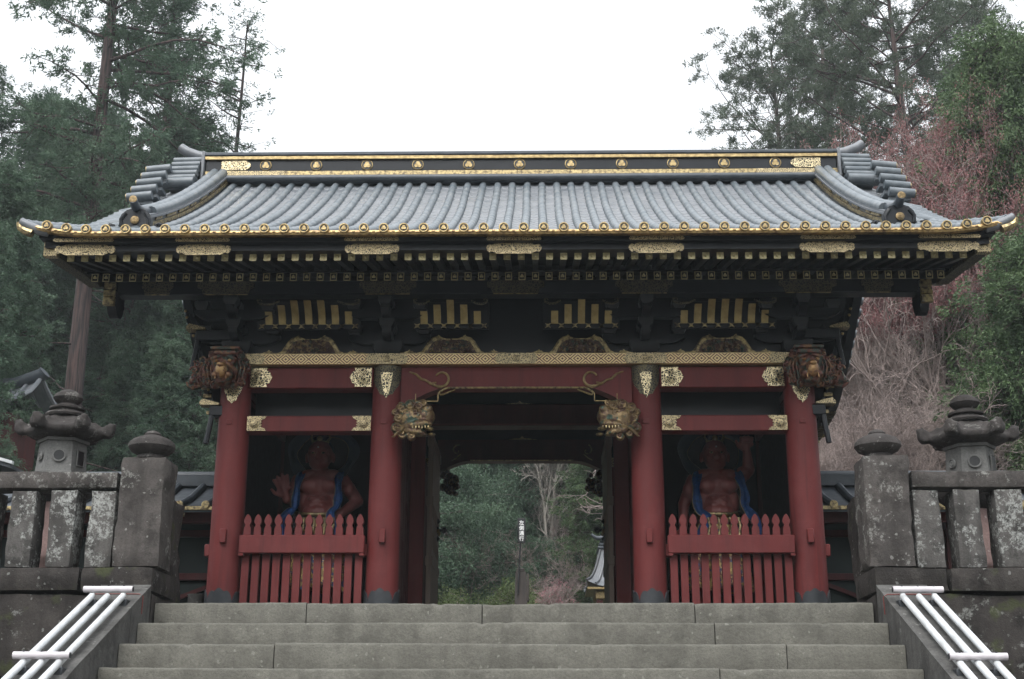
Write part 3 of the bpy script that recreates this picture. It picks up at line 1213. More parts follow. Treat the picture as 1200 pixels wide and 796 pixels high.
rb = arch_beam(YF - .09, YF + .09, XI - RC + .02, 2.598, 2.375, 2.20, .70, 'rainbow_beam', 'red')
mb = MB()
pts = [(-.80, YF - .095, 2.315), (-.735, YF - .095, 2.362), (-.70, YF - .095, 2.375), (.70, YF - .095, 2.375), (.735, YF - .095, 2.362), (.80, YF - .095, 2.315)]
mb.tube(pts, .011, 8)
put('gilt_edge', mb, 'gold_worn', rb)
for sg in (-1, 1):
    mb = MB()
    y = YF - .097
    mb.tube([(sg * x, y, z) for x, z in ((1.10, 2.545), (1.03, 2.52), (.98, 2.47), (.93, 2.455), (.88, 2.42), (.80, 2.385), (.765, 2.37))], [.007, .012, .015, .012, .016, .014, .006], 8)
    pts, rad = [], []
    for k in range(22):
        q = k / 21
        a = -2.0 + 4.6 * q
        r = .085 * (1 - .25 * q)
        pts.append((sg * (.77 - r * math.cos(a) * 1.0 + .0), y, 2.47 + r * math.sin(a)))
        rad.append(.014 * (1 - .5 * q) + .003)
    mb.tube(pts[::-1], rad[::-1], 8)
    mb.tube([(sg * x, y, z) for x, z in ((.82, 2.43), (.86, 2.425))], .01, 6)
    put('gilt_scroll', mb, 'gold', rb)
    mb = MB()
    mb.tube([(sg * x, y, z) for x, z in ((.625, 2.355), (.70, 2.325), (.75, 2.305), (.775, 2.30), (.79, 2.325), (.775, 2.345), (.758, 2.335))], [.005, .009, .011, .01, .009, .008, .005], 8)
    mb.box(min(sg * .80, sg * 1.03), max(sg * .80, sg * 1.03), y - .01, y, 2.228, 2.236, .001)
    for x in (.80, 1.03):
        mb.box(sg * x - .004, sg * x + .004, y - .01, y, 2.236, 2.31, .001)
    put('gilt_line', mb, 'gold', rb)

# middle row: transom, lintel, doors;  rear row: lintel with arched ends
mb = MB()
mb.box(-XI + .1, XI - .1, YM - .05, YM + .05, 2.86, 3.55, .005)
o = G('transom_board', mb, 'green_black')
mb = MB()
mb.prism([(-.20, 2.862), (.20, 2.862), (.10, 2.876), (.03, 2.882), (0, 2.905), (-.03, 2.882), (-.10, 2.876)], YM - .07, YM - .06)
put('gilt_crest', mb, 'gold_worn', o)
mb = MB()
mb.box(-XI + .1, XI - .1, YM - .12, YM + .12, 2.585, 2.855, .012)
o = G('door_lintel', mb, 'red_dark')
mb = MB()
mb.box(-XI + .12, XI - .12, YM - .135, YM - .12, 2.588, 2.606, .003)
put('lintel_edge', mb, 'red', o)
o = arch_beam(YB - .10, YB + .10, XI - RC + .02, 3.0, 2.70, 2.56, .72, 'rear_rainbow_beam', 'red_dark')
mb = MB()
mb.tube([(-.72, YB - .105, 2.703), (.72, YB - .105, 2.703)], .008, 6)
put('lintel_edge', mb, 'gold_worn', o)
for sg in (-1, 1):
    mb = MB()
    spiral(mb, (sg * .90, YB - .11, 2.84), .08, .8, .010, sgn=-sg, start=1.2)
    mb.tube([(sg * x, YB - .11, z) for x, z in ((.98, 2.70), (.92, 2.735), (.86, 2.79))], .008, 6)
    put('gilt_scroll', mb, 'gold_worn', o)
mb = MB()
mb.box(-XI + .1, XI - .1, YB - .05, YB + .05, 3.005, 3.6, .005)
o = G('transom_board', mb, 'green_black')
mb = MB()
mb.prism([(-.22, 3.008), (.22, 3.008), (.10, 3.022), (.03, 3.028), (0, 3.06), (-.03, 3.028), (-.10, 3.022)], YB - .07, YB - .06)
put('gilt_crest', mb, 'gold_worn', o)
for sg in (-1, 1):
    # corbel carving under the rear beam
    mb = MB()
    for k in range(26):
        a = rng.uniform(0, 6.28)
        mb.ball((sg * (1.02 + rng.uniform(-.10, .08)), YB - .02 + rng.uniform(-.06, .06), 2.38 + rng.uniform(-.16, .18)), rng.uniform(.03, .06), 8, 6)
    G('corbel_carving', mb, 'carve_dark')
    # open door leaf
    mb = MB()
    xx = sg * 1.09
    for k in range(4):
        y0 = YM + .16 + k * .29
        mb.box(xx - .03, xx + .03, y0 + .002, y0 + .288, .08, 2.56, .004)
    for z in (.16, 1.0, 1.72, 2.46):
        mb.box(xx - .042, xx + .042, YM + .158, YM + .16 + 1.162, z - .055, z + .055, .004)
    for z in (1.25, 1.62):
        for k in range(7):
            y0 = YM + .24 + k * .15
            mb.box(xx - .036, xx + .036, y0, y0 + .03, z - .09 - k * .006, z + .09 - k * .006, .003)
    dl = G('door_leaf', mb, 'plank')
    mb = MB()
    ky = YM + 1.02
    s = -sg
    mb.lathe([(.05, 0), (.05, s * .012), (.02, s * .02), (.018, s * .05), (.04, s * .07), (.04, s * .10), (.012, s * .125)], 14, (xx + s * .032, ky, 1.50), axis='X')
    for dz in (.11, -.11):
        mb.lathe([(.035, 0), (.035, s * .012), (.004, s * .04)], 12, (xx + s * .032, ky, 1.50 + dz), axis='X')
    put('door_knob', mb, 'iron', dl)
    for dy in (-.1, .1):
        put('gilt_mount', MB().ball((xx + s * .05, ky + dy, 1.47), (.02, .045, .03), 10, 6), 'gold', dl)
    mb = MB()
    mb.box(*sorted((sg * 1.125, sg * 1.36)), YM - .20, YM - .14, .03, 2.58, .006)
    G('door_jamb', mb, 'red')
# threshold and inner ceiling
mb = MB()
mb.box(-2.85, 2.85, YF + .2, YB - .2, 3.62, 3.66, .004)
G('inner_ceiling', mb, 'black_matt')
for sg in (-1, 1):
    mb = MB()
    a, b = sorted((sg * (XI + .04), sg * (XO - .04)))
    mb.box(a, b, YF + .12, YM - .15, 2.46, 2.50, .004)
    G('niche_ceiling', mb, 'black_matt')

# wall of black boards above the band, bracket sets, frog-leg struts, gilt ribs
for yy, dy in ((YF, .02), (YB, -.06)):
    mb = MB()
    mb.box(-3.02, 3.02, yy + dy, yy + dy + .04, 2.724, 3.62, .004)
    G('upper_wall', mb, 'black')


def bracket(x, y, s):
    """a stepped bracket set: block, two tiers of arms, small blocks on the arms"""
    mb = MB()

    def masu(cx, cy, z0, w_, h):
        a, b = w_ * .36, w_ * .5
        vs = [(cx - a, cy - a, z0), (cx + a, cy - a, z0), (cx + a, cy + a, z0), (cx - a, cy + a, z0)]
        for zz in (z0 + h * .45, z0 + h):
            vs += [(cx - b, cy - b, zz), (cx + b, cy - b, zz), (cx + b, cy + b, zz), (cx - b, cy + b, zz)]
        fs = [(3, 2, 1, 0), (8, 9, 10, 11)]
        for L in (0, 4):
            for k in range(4):
                fs.append((L + k, L + (k + 1) % 4, L + 4 + (k + 1) % 4, L + 4 + k))
        mb.add(vs, fs)

    def arm_x(cy, z0, L, h=.10, t=.09):
        c = .5 * L
        poly = [(x - c, z0 + h), (x - c, z0 + h * .62), (x - c * .86, z0 + h * .25), (x - c * .68, z0), (x + c * .68, z0), (x + c * .86, z0 + h * .25), (x + c, z0 + h * .62), (x + c, z0 + h)]
        mb.prism(poly, cy - t / 2, cy + t / 2)

    def arm_y(z0, L, h=.10, t=.088):
        poly = [(y + s * .15, z0), (y - s * L * .75, z0), (y - s * L * .92, z0 + h * .3), (y - s * L, z0 + h * .65), (y - s * L, z0 + h), (y + s * .15, z0 + h)]
        mb.prism(poly, x - t / 2, x + t / 2, 'YZ')
    masu(x, y, 2.724, .30, .15)
    arm_x(y, 2.865, .86)
    arm_y(2.862, .34)
    for d in (-.36, 0, .36):
        masu(x + d, y - s * .03, 2.965, .15, .09)
    masu(x, y - s * .28, 2.965, .15, .09)
    arm_x(y - s * .29, 3.05, .82)
    arm_y(3.047, .52)
    for d in (-.34, 0, .34):
        masu(x + d, y - s * .29, 3.15, .14, .085)
    masu(x, y - s * .47, 3.15, .14, .085)
    return mb


for x in (-XO, -XI, XI, XO):
    for yy, s in ((YF, 1), (YB, -1)):
        G('bracket_set', bracket(x, yy, s), 'black', loc=(x, yy, 2.72))

for x, dz in ((-2.13, 0), (-.67, 0), (.67, 0), (2.13, 0)):
    o_, i_ = [], []
    half = [(.60, 2.724), (.60, 2.738), (.56, 2.750), (.50, 2.752), (.46, 2.768), (.41, 2.77), (.385, 2.752), (.34, 2.752), (.30, 2.772), (.27, 2.82), (.235, 2.88), (.20, 2.915), (.15, 2.932), (.10, 2.918), (.06, 2.902)]
    poly = [(x - a, z) for a, z in half] + [(x + a, z) for a, z in half[::-1]]
    mb = MB()
    y = YF - .10
    mb.prism(poly, y, y + .06)
    for sg in (-1, 1):
        spiral(mb, (x + sg * .145, y - .004, 2.905), .028, 1.2, .008, sgn=sg, start=1.5)
        spiral(mb, (x + sg * .43, y - .004, 2.755), .02, 1.1, .007, sgn=-sg, start=1.5)
        mb.tube([(x + sg * a, y - .002, z - .012) for a, z in half[8:13]], .010, 6)
    fs_ = G('frog_leg_strut', mb, 'gold_worn', loc=(x, y, 2.724))
    mb = MB()
    mb.prism([(x - .26, 2.742), (x + .26, 2.742), (x + .235, 2.80), (x + .19, 2.865), (x + .13, 2.89), (x - .13, 2.89), (x - .19, 2.865), (x - .235, 2.80)], y - .006, y - .001)
    for k in range(58):
        u = rng.uniform(-.23, .23)
        zt = 2.885 - .12 * max(0, (abs(u) - .10) / .12)
        mb.ball((x + u, y - .002, rng.uniform(2.745, zt)), rng.uniform(.010, .021), 7, 5)
    for k in range(5):
        spiral(mb, (x + rng.uniform(-.16, .16), y - .02, rng.uniform(2.77, 2.86)), .028, 1.3, .007, sgn=rng.choice((-1, 1)), start=rng.uniform(0, 6))
    put('relief', mb, 'carve_dark', fs_)

# curved gilt ribs between the bracket sets
for x, nb in ((-2.13, 7), (-.67, 5), (.67, 5), (2.13, 7)):
    back = MB()
    pw = .137
    hw = nb * pw / 2
    back.box(x - hw - .05, x + hw + .05, 1.70, 1.73, 2.95, 3.24, .004)
    rs = G('ribbed_cove', back, 'black', loc=(x, 1.7, 3.1))
    for k in range(nb):
        d = k - (nb - 1) / 2
        cx = x + d * pw
        e = abs(d) / ((nb - 1) / 2)
        ztop = 3.200 - (.085 if e > .95 else (.035 if (e > .6 and nb == 7) or (e > .45 and nb == 5) else 0))
        mb = MB()
        pts = []
        for q in range(9):
            u = q / 8
            z = 3.0 + (ztop - 3.0) * u
            uu = (z - 3.0) / .215
            pts.append((1.69 - .20 * uu ** 1.6 + .0, z))
        poly = pts + [(a + .035, b) for a, b in pts[::-1]]
        mb.prism(poly, cx - .036, cx + .036, 'YZ')
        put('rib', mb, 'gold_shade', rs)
        mb = MB()
        for sx in (-1, 1):
            if k in (0, nb - 1) or sx > 0:
                ex = cx + sx * pw / 2
                mb.prism([(ex - .03, 2.95), (ex - .012, 2.975), (ex - .03, 3.0), (ex, 2.988), (ex + .03, 3.0), (ex + .012, 2.975), (ex + .03, 2.95), (ex, 2.962)], 1.665, 1.685)
        if mb.v:
            put('rib_foot', mb, 'gold_worn', rs)
    for sg in (-1, 1):
        mb = MB()
        mb.tube([(x + sg * a, 1.60, z) for a, z in ((hw * .62, 3.222), (hw * .78, 3.19), (hw * .95, 3.185), (hw * 1.08, 3.205), (hw * 1.10, 3.235), (hw * 1.03, 3.245), (hw * 1.0, 3.225))], [.008, .012, .013, .012, .010, .008, .006], 7)
        put('scroll', mb, 'filigree_dim', rs)

# eave purlin and its fittings
for yy, s in ((1.45, 1), (7.55, -1)):
    mb = MB()
    mb.box(-4.20, 4.20, min(yy, yy + s * .17), max(yy, yy + s * .17), 3.245, 3.39, .008)
    pu = G('eave_purlin', mb, 'black')
    if s > 0:
        for x in (-2.95, -1.30, 0, 1.30, 2.95, -3.65, 3.65):
            mb = MB()
            hw = .29 if abs(x) < 3.2 else .16
            y = yy - .014
            mb.prism([(x - hw * .8, 3.252), (x + hw * .8, 3.252), (x + hw * .86, 3.30), (x + hw, 3.315), (x + hw, 3.365), (x + hw * .86, 3.384), (x - hw * .86, 3.384), (x - hw, 3.365), (x - hw, 3.315), (x - hw * .86, 3.30)], y, y + .012)
            put('purlin_fitting', mb, 'filigree_dim', pu)
            mb = MB()
            mb.box(x - hw * .78, x + hw * .78, y - .004, y + .012, 3.236, 3.244, .002)
            put('gilt_edge', mb, 'gold_worn', pu)

# rafters: two tiers along the front eave
def base_z(Y):
    return 3.300 + .36 * (Y - 1.2)


def fly_z(Y):
    return 3.280 + .24 * (Y - .6)


NR = 64
SPX = .1345
def rafter(y0, y1, zf, h, w_):
    mb = MB()
    vs = []
    for y in (y0, y1):
        z = zf(y)
        vs += [(-w_, y, z), (w_, y, z), (w_, y, z + h), (-w_, y, z + h)]
    mb.add(vs, [(0, 1, 2, 3), (7, 6, 5, 4), (0, 4, 5, 1), (1, 5, 6, 2), (2, 6, 7, 3), (3, 7, 4, 0)])
    return mb


def crest(mb, cx, y, cz, r, dep=.006):
    """three leaves in a ring"""
    for k in range(3):
        a = math.pi / 2 + k * 2 * math.pi / 3
        u, v = cx + r * .46 * math.cos(a), cz + r * .46 * math.sin(a)
        hx = []
        for t in range(12):
            th = 2 * math.pi * t / 12
            rr = r * .40 * (1 - .22 * math.cos(th))
            lx, ly = rr * math.cos(th), rr * math.sin(th)
            hx.append((u + lx * math.cos(a) - ly * math.sin(a), v + lx * math.sin(a) + ly * math.cos(a)))
        mb.prism(hx, y - dep, y)


for tier in ('base', 'fly'):
    if tier == 'base':
        y0, y1, zf, h, w_ = 1.2, 2.3, base_z, .078, .030
        m0 = rafter(y0, y1, zf, h, w_)
        cap, core = MB(), MB()
        z0 = zf(y0)
        for (a, b, c, d) in ((-.034, -.026, z0 - .004, z0 + h + .004), (.026, .034, z0 - .004, z0 + h + .004), (-.026, .026, z0 - .004, z0 + .004), (-.026, .026, z0 + h - .004, z0 + h + .004)):
            cap.box(a, b, y0 - .012, y0 - .001, c, d, .002)
        crest(cap, 0, y0 - .004, z0 + h / 2, .026, .008)
        cap.ball((0, y0 - .008, z0 + h / 2), (.014, .008, .014), 8, 6)
    else:
        y0, y1, zf, h, w_ = .56, 1.45, fly_z, .060, .028
        m0 = rafter(y0, y1, zf, h, w_)
        cap = MB()
        z0 = zf(y0)
        cap.box(-.029, .029, y0 - .010, y0 + .012, z0 + .001, z0 + h + .002, .003)
        cap.ball((0, y0 - .012, z0 + h / 2), (.016, .014, .016), 10, 8)
        for (a, b, c, d) in ((-.033, -.025, z0 - .005, z0 + h + .005), (.025, .033, z0 - .005, z0 + h + .005), (-.025, .025, z0 - .005, z0 + .003), (-.025, .025, z0 + h - .003, z0 + h + .005)):
            cap.box(a, b, y0 - .015, y0 - .0101, c, d, .001)
    nm = 'base_rafter' if tier == 'base' else 'flying_rafter'
    pr = None
    for i in range(NR):
        x = (i - (NR - 1) / 2) * SPX
        if tier == 'base' and abs(x) > 4.22:
            x = math.copysign(4.215, x)
        loc = (x, y0, z0)
        if pr is None:
            pr = G(nm, MB().add([(a + x, b, c) for a, b, c in m0.v], m0.f), 'black', loc=loc, smooth=False)
            put('rafter_cap', MB().add([(a + x, b, c) for a, b, c in cap.v], cap.f), 'gold_pale', pr)
        else:
            dup(pr, loc, gate)

# boards above the rafters, both eaves
mb = MB()
def board(mb, x0, x1, pts, th):
    poly = pts + [(y, z + th) for y, z in pts[::-1]]
    mb.prism(poly, x0, x1, 'YZ')


board(mb, -4.30, 4.30, [(1.18, base_z(1.18) + .08), (2.3, base_z(2.3) + .08), (4.5, 5.05)], .02)
board(mb, -4.33, 4.33, [(.58, fly_z(.58) + .062), (1.46, fly_z(1.46) + .062)], .02)
board(mb, -4.30, 4.30, [(7.82, base_z(1.18) + .08), (6.7, base_z(2.3) + .08), (4.5, 5.052)], .02)
board(mb, -4.33, 4.33, [(8.42, fly_z(.58) + .062), (7.54, fly_z(1.46) + .062)], .02)
G('eave_boards', mb, 'black_matt', smooth=False)
for ya_ in (1.24, 7.66):
    G('rafter_batten', MB().box(-4.28, 4.28, ya_, ya_ + .10, base_z(1.24) + .078, 3.42, .004), 'black')

# the tiled roof
HALF = 4.50


def zr(Y):
    t = max(0, min(Y, 9 - Y) - .3)
    return 3.452 + .40 * t + .042 * t * t


def lift(x, Y):
    t = max(0, min(Y, 9 - Y) - .3)
    ax = abs(x)
    up_ = .105 * max(0, (ax - 3.95) / .70) ** 2 * max(0, 1 - t / 1.6)
    dn = -.16 * max(0, (ax - 4.05) / .60) ** 2 * min(1, max(0, (t - .9) / 1.5))
    return up_ + dn


def surf(x, Y, dz=0.):
    return (x, Y, zr(Y) + lift(x, Y) + dz)


XT = [(i - 23.5) * .187 for i in range(48)]
XEND = 4.62
roof = thing_roof = None
pan = MB()
xs = [-XEND] + sorted([x + d for x in XT for d in (-.0935, -.045, 0, .045)]) + [4.395 + .0935, XEND]
for side in (0, 1):
    t = 0.
    rows = []
    L = 4.02
    ncourse = 21
    for k in range(ncourse):
        rows.append((L * k / ncourse, .0045))
        rows.append((L * (k + 1) / ncourse - .002, -.002))
    base = len(pan.v)
    for (tt, dz) in rows:
        Y = .3 + tt if side == 0 else 8.7 - tt
        for x in xs:
            u = ((x + .0935) / .187) % 1.0
            sag = .016 * abs(2 * u - 1) if abs(x) < 4.5 else .01
            pan.v.append(surf(x, Y, dz + sag - .01))
    n = len(xs)
    for j in range(len(rows) - 1):
        for i in range(n - 1):
            q = (base + j * n + i, base + j * n + i + 1, base + (j + 1) * n + i + 1, base + (j + 1) * n + i)
            pan.f.append(q if side == 0 else q[::-1])
roof = G('roof', pan, 'tile', loc=(0, 4.5, 3.4), ang=25)

rolls = MB()
for side in (0, 1):
    for x in XT + [-XEND + .02, XEND - .02]:
        ax = abs(x)
        edge = ax > 4.5
        L = 4.0
        if ax > 4.02 and not edge:
            L = 1.75
        if edge:
            L = 3.9
        ncourse = max(3, int(L / .205))
        if abs(x) < 4.02 or True:
            jit = rng.uniform(0, .1)
            jx = rng.uniform(-.004, .004)
            sec = []
            for k in range(ncourse + 1):
                t0 = min(L, max(0, (k - (jit if 0 < k < ncourse else 0)) * L / ncourse))
                sec.append((t0, .044))
                if k < ncourse:
                    sec.append((min(L, t0 + .02), .050))
                    sec.append((min(L, t0 + .045), .045))
            ns = 9
            vs, fs = [], []
            for (tt, r) in sec:
                Y = .3 + tt if side == 0 else 8.7 - tt
                bx, by, bz = surf(x, Y)
                bx += jx + .003 * math.sin(tt * 3 + x * 9)
                for j in range(ns):
                    a = math.pi * (-.12 + 1.24 * j / (ns - 1))
                    vs.append((bx + r * math.cos(a), by, bz + .006 + r * 1.1 * math.sin(a)))
            for i in range(len(sec) - 1):
                for j in range(ns - 1):
                    fs.append((i * ns + j, i * ns + j + 1, (i + 1) * ns + j + 1, (i + 1) * ns + j))
            rolls.add(vs, fs)
put('roof_tile_rolls', rolls, 'tile_roll', roof, ang=50)

# gilt tile ends along the front eave
cap = MB()
cap.lathe([(.046, -.05), (.047, 0), (.045, .008), (.036, .008), (.033, .0)], 20, (0, 0, 0), axis='Y', cap=False)
hole = MB()
hole.lathe([(.034, .0005), (.001, .0008)], 20, (0, 0, 0), axis='Y')
leaf = MB()
crest(leaf, 0, -.002, 0, .032, .007)
tile_end_mesh = mesh_mats('tile_end', [(cap, 'gold'), (hole, 'iron'), (leaf, 'gold')])
for x in XT:
    link('tile_end', tile_end_mesh, roof, (x, .272, zr(.3) + lift(x, .3) + .034))
# back eave tile ends: one strip of plain ends
mb = MB()
for x in XT:
    mb.lathe([(.046, 0), (.046, .05)], 14, (x, 8.75, zr(8.7) + lift(x, 8.7) + .042), axis='Y')
put('rear_tile_ends', mb, 'tile_dark', roof)

for Y, s in ((.3, 1), (8.7, -1)):
    mb = MB()
    vs, fs = [], []
    N = 60
    for i in range(N + 1):
        x = -4.60 + 9.20 * i / N
        z = zr(.3) + lift(x, .3)
        for (yy, dz) in ((Y - s * .012, -.027), (Y - s * .02, -.004), (Y - s * .012, .016), (Y + s * .05, .016), (Y + s * .05, -.027)):
            vs.append((x, yy, z + dz))
    for i in range(N):
        for j in range(5):
            fs.append((i * 5 + j, i * 5 + (j + 1) % 5, (i + 1) * 5 + (j + 1) % 5, (i + 1) * 5 + j))
    fs += [(4, 3, 2, 1, 0), tuple(N * 5 + j for j in range(5))]
    mb.add(vs, fs)
    if s > 0:
        for x in XT:                                  # embossed sprigs between the tile ends
            z = zr(.3) + lift(x + .09, .3) - .006
            for d in (.055, .09, .125):
                mb.ball((x + d, Y - .018, z + (.008 if d == .09 else 0)), (.018, .008, .009), 7, 5)
    put('eave_strip', mb, 'gold_eave' if s > 0 else 'tile_dark', roof, ang=30)
# upturned corner tiles
for sg in (-1, 1):
    for Y, s in ((.3, 1), (8.7, -1)):
        mb = MB()
        b = zr(.3)
        mb.tube([(sg * 4.40, Y + s * .05, b + .035), (sg * 4.5, Y + s * .03, b + .055), (sg * 4.58, Y + s * .01, b + .085), (sg * 4.655, Y - s * .0, b + .125)], [.045, .048, .046, .042], 10)
        c = put('corner_tile', mb, 'tile', roof)
        mb = MB()
        mb.tube([(sg * 4.53, Y - s * .005, b + .0), (sg * 4.60, Y - s * .005, b + .025), (sg * 4.655, Y - s * .005, b + .06), (sg * 4.665, Y - s * .005, b + .11)], [.04, .036, .03, .03], 8)
        put('corner_gilt', mb, 'gold_worn', c)

# fascia boards with pierced gilt fittings
fz = lambda x: lift(x, .3)
for s in (1, -1):
    Yf = (lambda a: a) if s > 0 else (lambda a: 9 - a)
    mb = MB()
    for (ya, yb, za, zb, xe) in ((.385, .60, 3.394, 3.446, 4.50), (.455, .66, 3.332, 3.3935, 4.46)):
        vs, fs = [], []
        N = 40
        for i in range(N + 1):
            x = -xe + 2 * xe * i / N
            dz = fz(x) * .8
            for (yy, zz) in ((ya, za), (ya, zb), (yb, zb), (yb, za)):
                vs.append((x, Yf(yy), zz + dz))
        for i in range(N):
            for j in range(4):
                fs.append((i * 4 + j, i * 4 + (j + 1) % 4, (i + 1) * 4 + (j + 1) % 4, (i + 1) * 4 + j))
        fs += [(3, 2, 1, 0), tuple(N * 4 + j for j in range(4))]
        mb.add(vs, fs)
    fa = G('fascia_board', mb, 'black', smooth=False)
    if s > 0:
        for x, hw in ((-4.07, .29), (-2.94, .26), (-1.34, .26), (0, .26), (1.34, .26), (2.94, .26), (4.07, .29)):
            dz = fz(x) * .8
            y = .373
            mb = MB()
            mb.prism([(x - hw, 3.412 + dz), (x - hw * .95, 3.398 + dz), (x + hw * .95, 3.398 + dz), (x + hw, 3.412 + dz), (x + hw * .95, 3.432 + dz), (x - hw * .95, 3.432 + dz)], y, y + .012)
            y2 = .440
            h = [(1, 0), (.97, .024), (.88, .038), (.80, .028), (.72, .038), (.62, .048)]
            zc = 3.336 + dz
            up_ = [(x + hw * a, zc + .012 + b) for a, b in h]
            lo_ = [(x + hw * a, zc + .012 - b * 1.25) for a, b in h[1:]]
            poly = up_ + [(2 * x - a, b) for a, b in up_[::-1]] + [(2 * x - a, b) for a, b in lo_] + lo_[::-1]
            mb.prism(poly, y2, y2 + .012)
            mb.lathe([(.036, 0), (.034, .006), (.001, .008)], 18, (x, y2, zc + .012), axis='Y')
            put('fascia_fitting', mb, 'filigree_fine', fa)

# ridge: layered box with crests, plates and end tiles
mb = MB()
mb.box(-4.03, 4.03, 4.22, 4.78, 5.72, 5.82, .01)
mb.box(-4.04, 4.04, 4.20, 4.80, 6.100, 6.15, .012)
mb.tube([(-4.04, 4.5, 6.15), (4.04, 4.5, 6.15)], .09, 14)
rg = G('ridge', mb, 'tile_dark', loc=(0, 4.5, 5.7))
mb = MB()
mb.tube([(-4.03, 4.20, 5.775), (4.03, 4.20, 5.775)], .045, 10)
mb.tube([(-4.03, 4.80, 5.775), (4.03, 4.80, 5.775)], .045, 10)
put('ridge_base_roll', mb, 'tile_dark', rg)
mb = MB()
mb.box(-4.02, 4.02, 4.245, 4.755, 5.90, 6.045, .004)
put('ridge_panel', mb, 'black', rg)
mb = MB()
mb.box(-4.03, 4.03, 4.232, 4.768, 5.823, 5.897, .006)
put('worn_gilt_band', mb, 'gold_worn', rg)
mb = MB()
mb.box(-4.035, 4.035, 4.212, 4.788, 6.048, 6.098, .006)
put('gilt_band', mb, 'gold', rg)
disc = MB()
disc.lathe([(.074, -.01), (.074, .008), (.066, .011), (.060, .004)], 24, (0, 0, 0), axis='Y', cap=False)
hole = MB()
hole.lathe([(.061, .003), (.001, .0035)], 24, (0, 0, 0), axis='Y')
leaf = MB()
crest(leaf, 0, -.004, 0, .062, .006)
crest_mesh = mesh_mats('ridge_crest', [(disc, 'gold'), (hole, 'iron'), (leaf, 'gold')])
for k in range(11):
    link('ridge_crest', crest_mesh, rg, ((k - 5) * .650, 4.242, 5.975))
for sg in (-1, 1):
    x0, x1 = sorted((sg * 3.50, sg * 3.82))
    mb = MB()
    a = x1 if sg < 0 else x0
    mb.prism([(x0, 5.91), (x1, 5.91), (x1 + (.05 if sg < 0 else 0), 5.95), (x1 + (.06 if sg < 0 else 0), 5.975), (x1 + (.05 if sg < 0 else 0), 6.0), (x1, 6.04), (x0, 6.04), (x0 - (.05 if sg > 0 else 0), 6.0), (x0 - (.06 if sg > 0 else 0), 5.975), (x0 - (.05 if sg > 0 else 0), 5.95)], 4.232, 4.244)
    put('gilt_plate', mb, 'filigree', rg)
    x0, x1 = sorted((sg * 3.0, sg * 3.84))
    mb = MB()
    mb.box(x0, x1, 4.222, 4.231, 5.828, 5.893, .003)
    put('gilt_plate', mb, 'filigree_fine', rg)
    # ridge end ornament
    mb = MB()
    for (a, b, z0, z1, hy) in ((4.035, 4.075, 5.75, 6.17, .30), (4.075, 4.10, 5.80, 6.10, .24)):
        x0, x1 = sorted((sg * a, sg * b))
        mb.box(x0, x1, 4.5 - hy, 4.5 + hy, z0, z1, .02)
    e = put('ridge_end', mb, 'tile', rg)
    mb = MB()
    mb.tube([(sg * 4.0, 4.5, 6.20), (sg * 4.2, 4.5, 6.235), (sg * 4.36, 4.5, 6.30), (sg * 4.44, 4.5, 6.355)], [.065, .068, .066, .064], 14)
    put('end_roll', mb, 'tile', e)

# descending ridges with demon tiles, both slopes; verge tiles outside them
def sweep(mb, x0, x1, z0, z1, ya, yb, n=26):
    vs, fs = [], []
    xm = (x0 + x1) / 2
    for i in range(n + 1):
        Y = ya + (yb - ya) * i / n
        zz = zr(Y) + lift(xm, Y) * .5
        vs += [(x0, Y, zz + z0), (x1, Y, zz + z0), (x1, Y, zz + z1), (x0, Y, zz + z1)]
    for i in range(n):
        for j in range(4):
            fs.append((i * 4 + j, i * 4 + (j + 1) % 4, (i + 1) * 4 + (j + 1) % 4, (i + 1) * 4 + j))
    fs += [(3, 2, 1, 0), tuple(n * 4 + j for j in range(4))]
    mb.add(vs, fs)


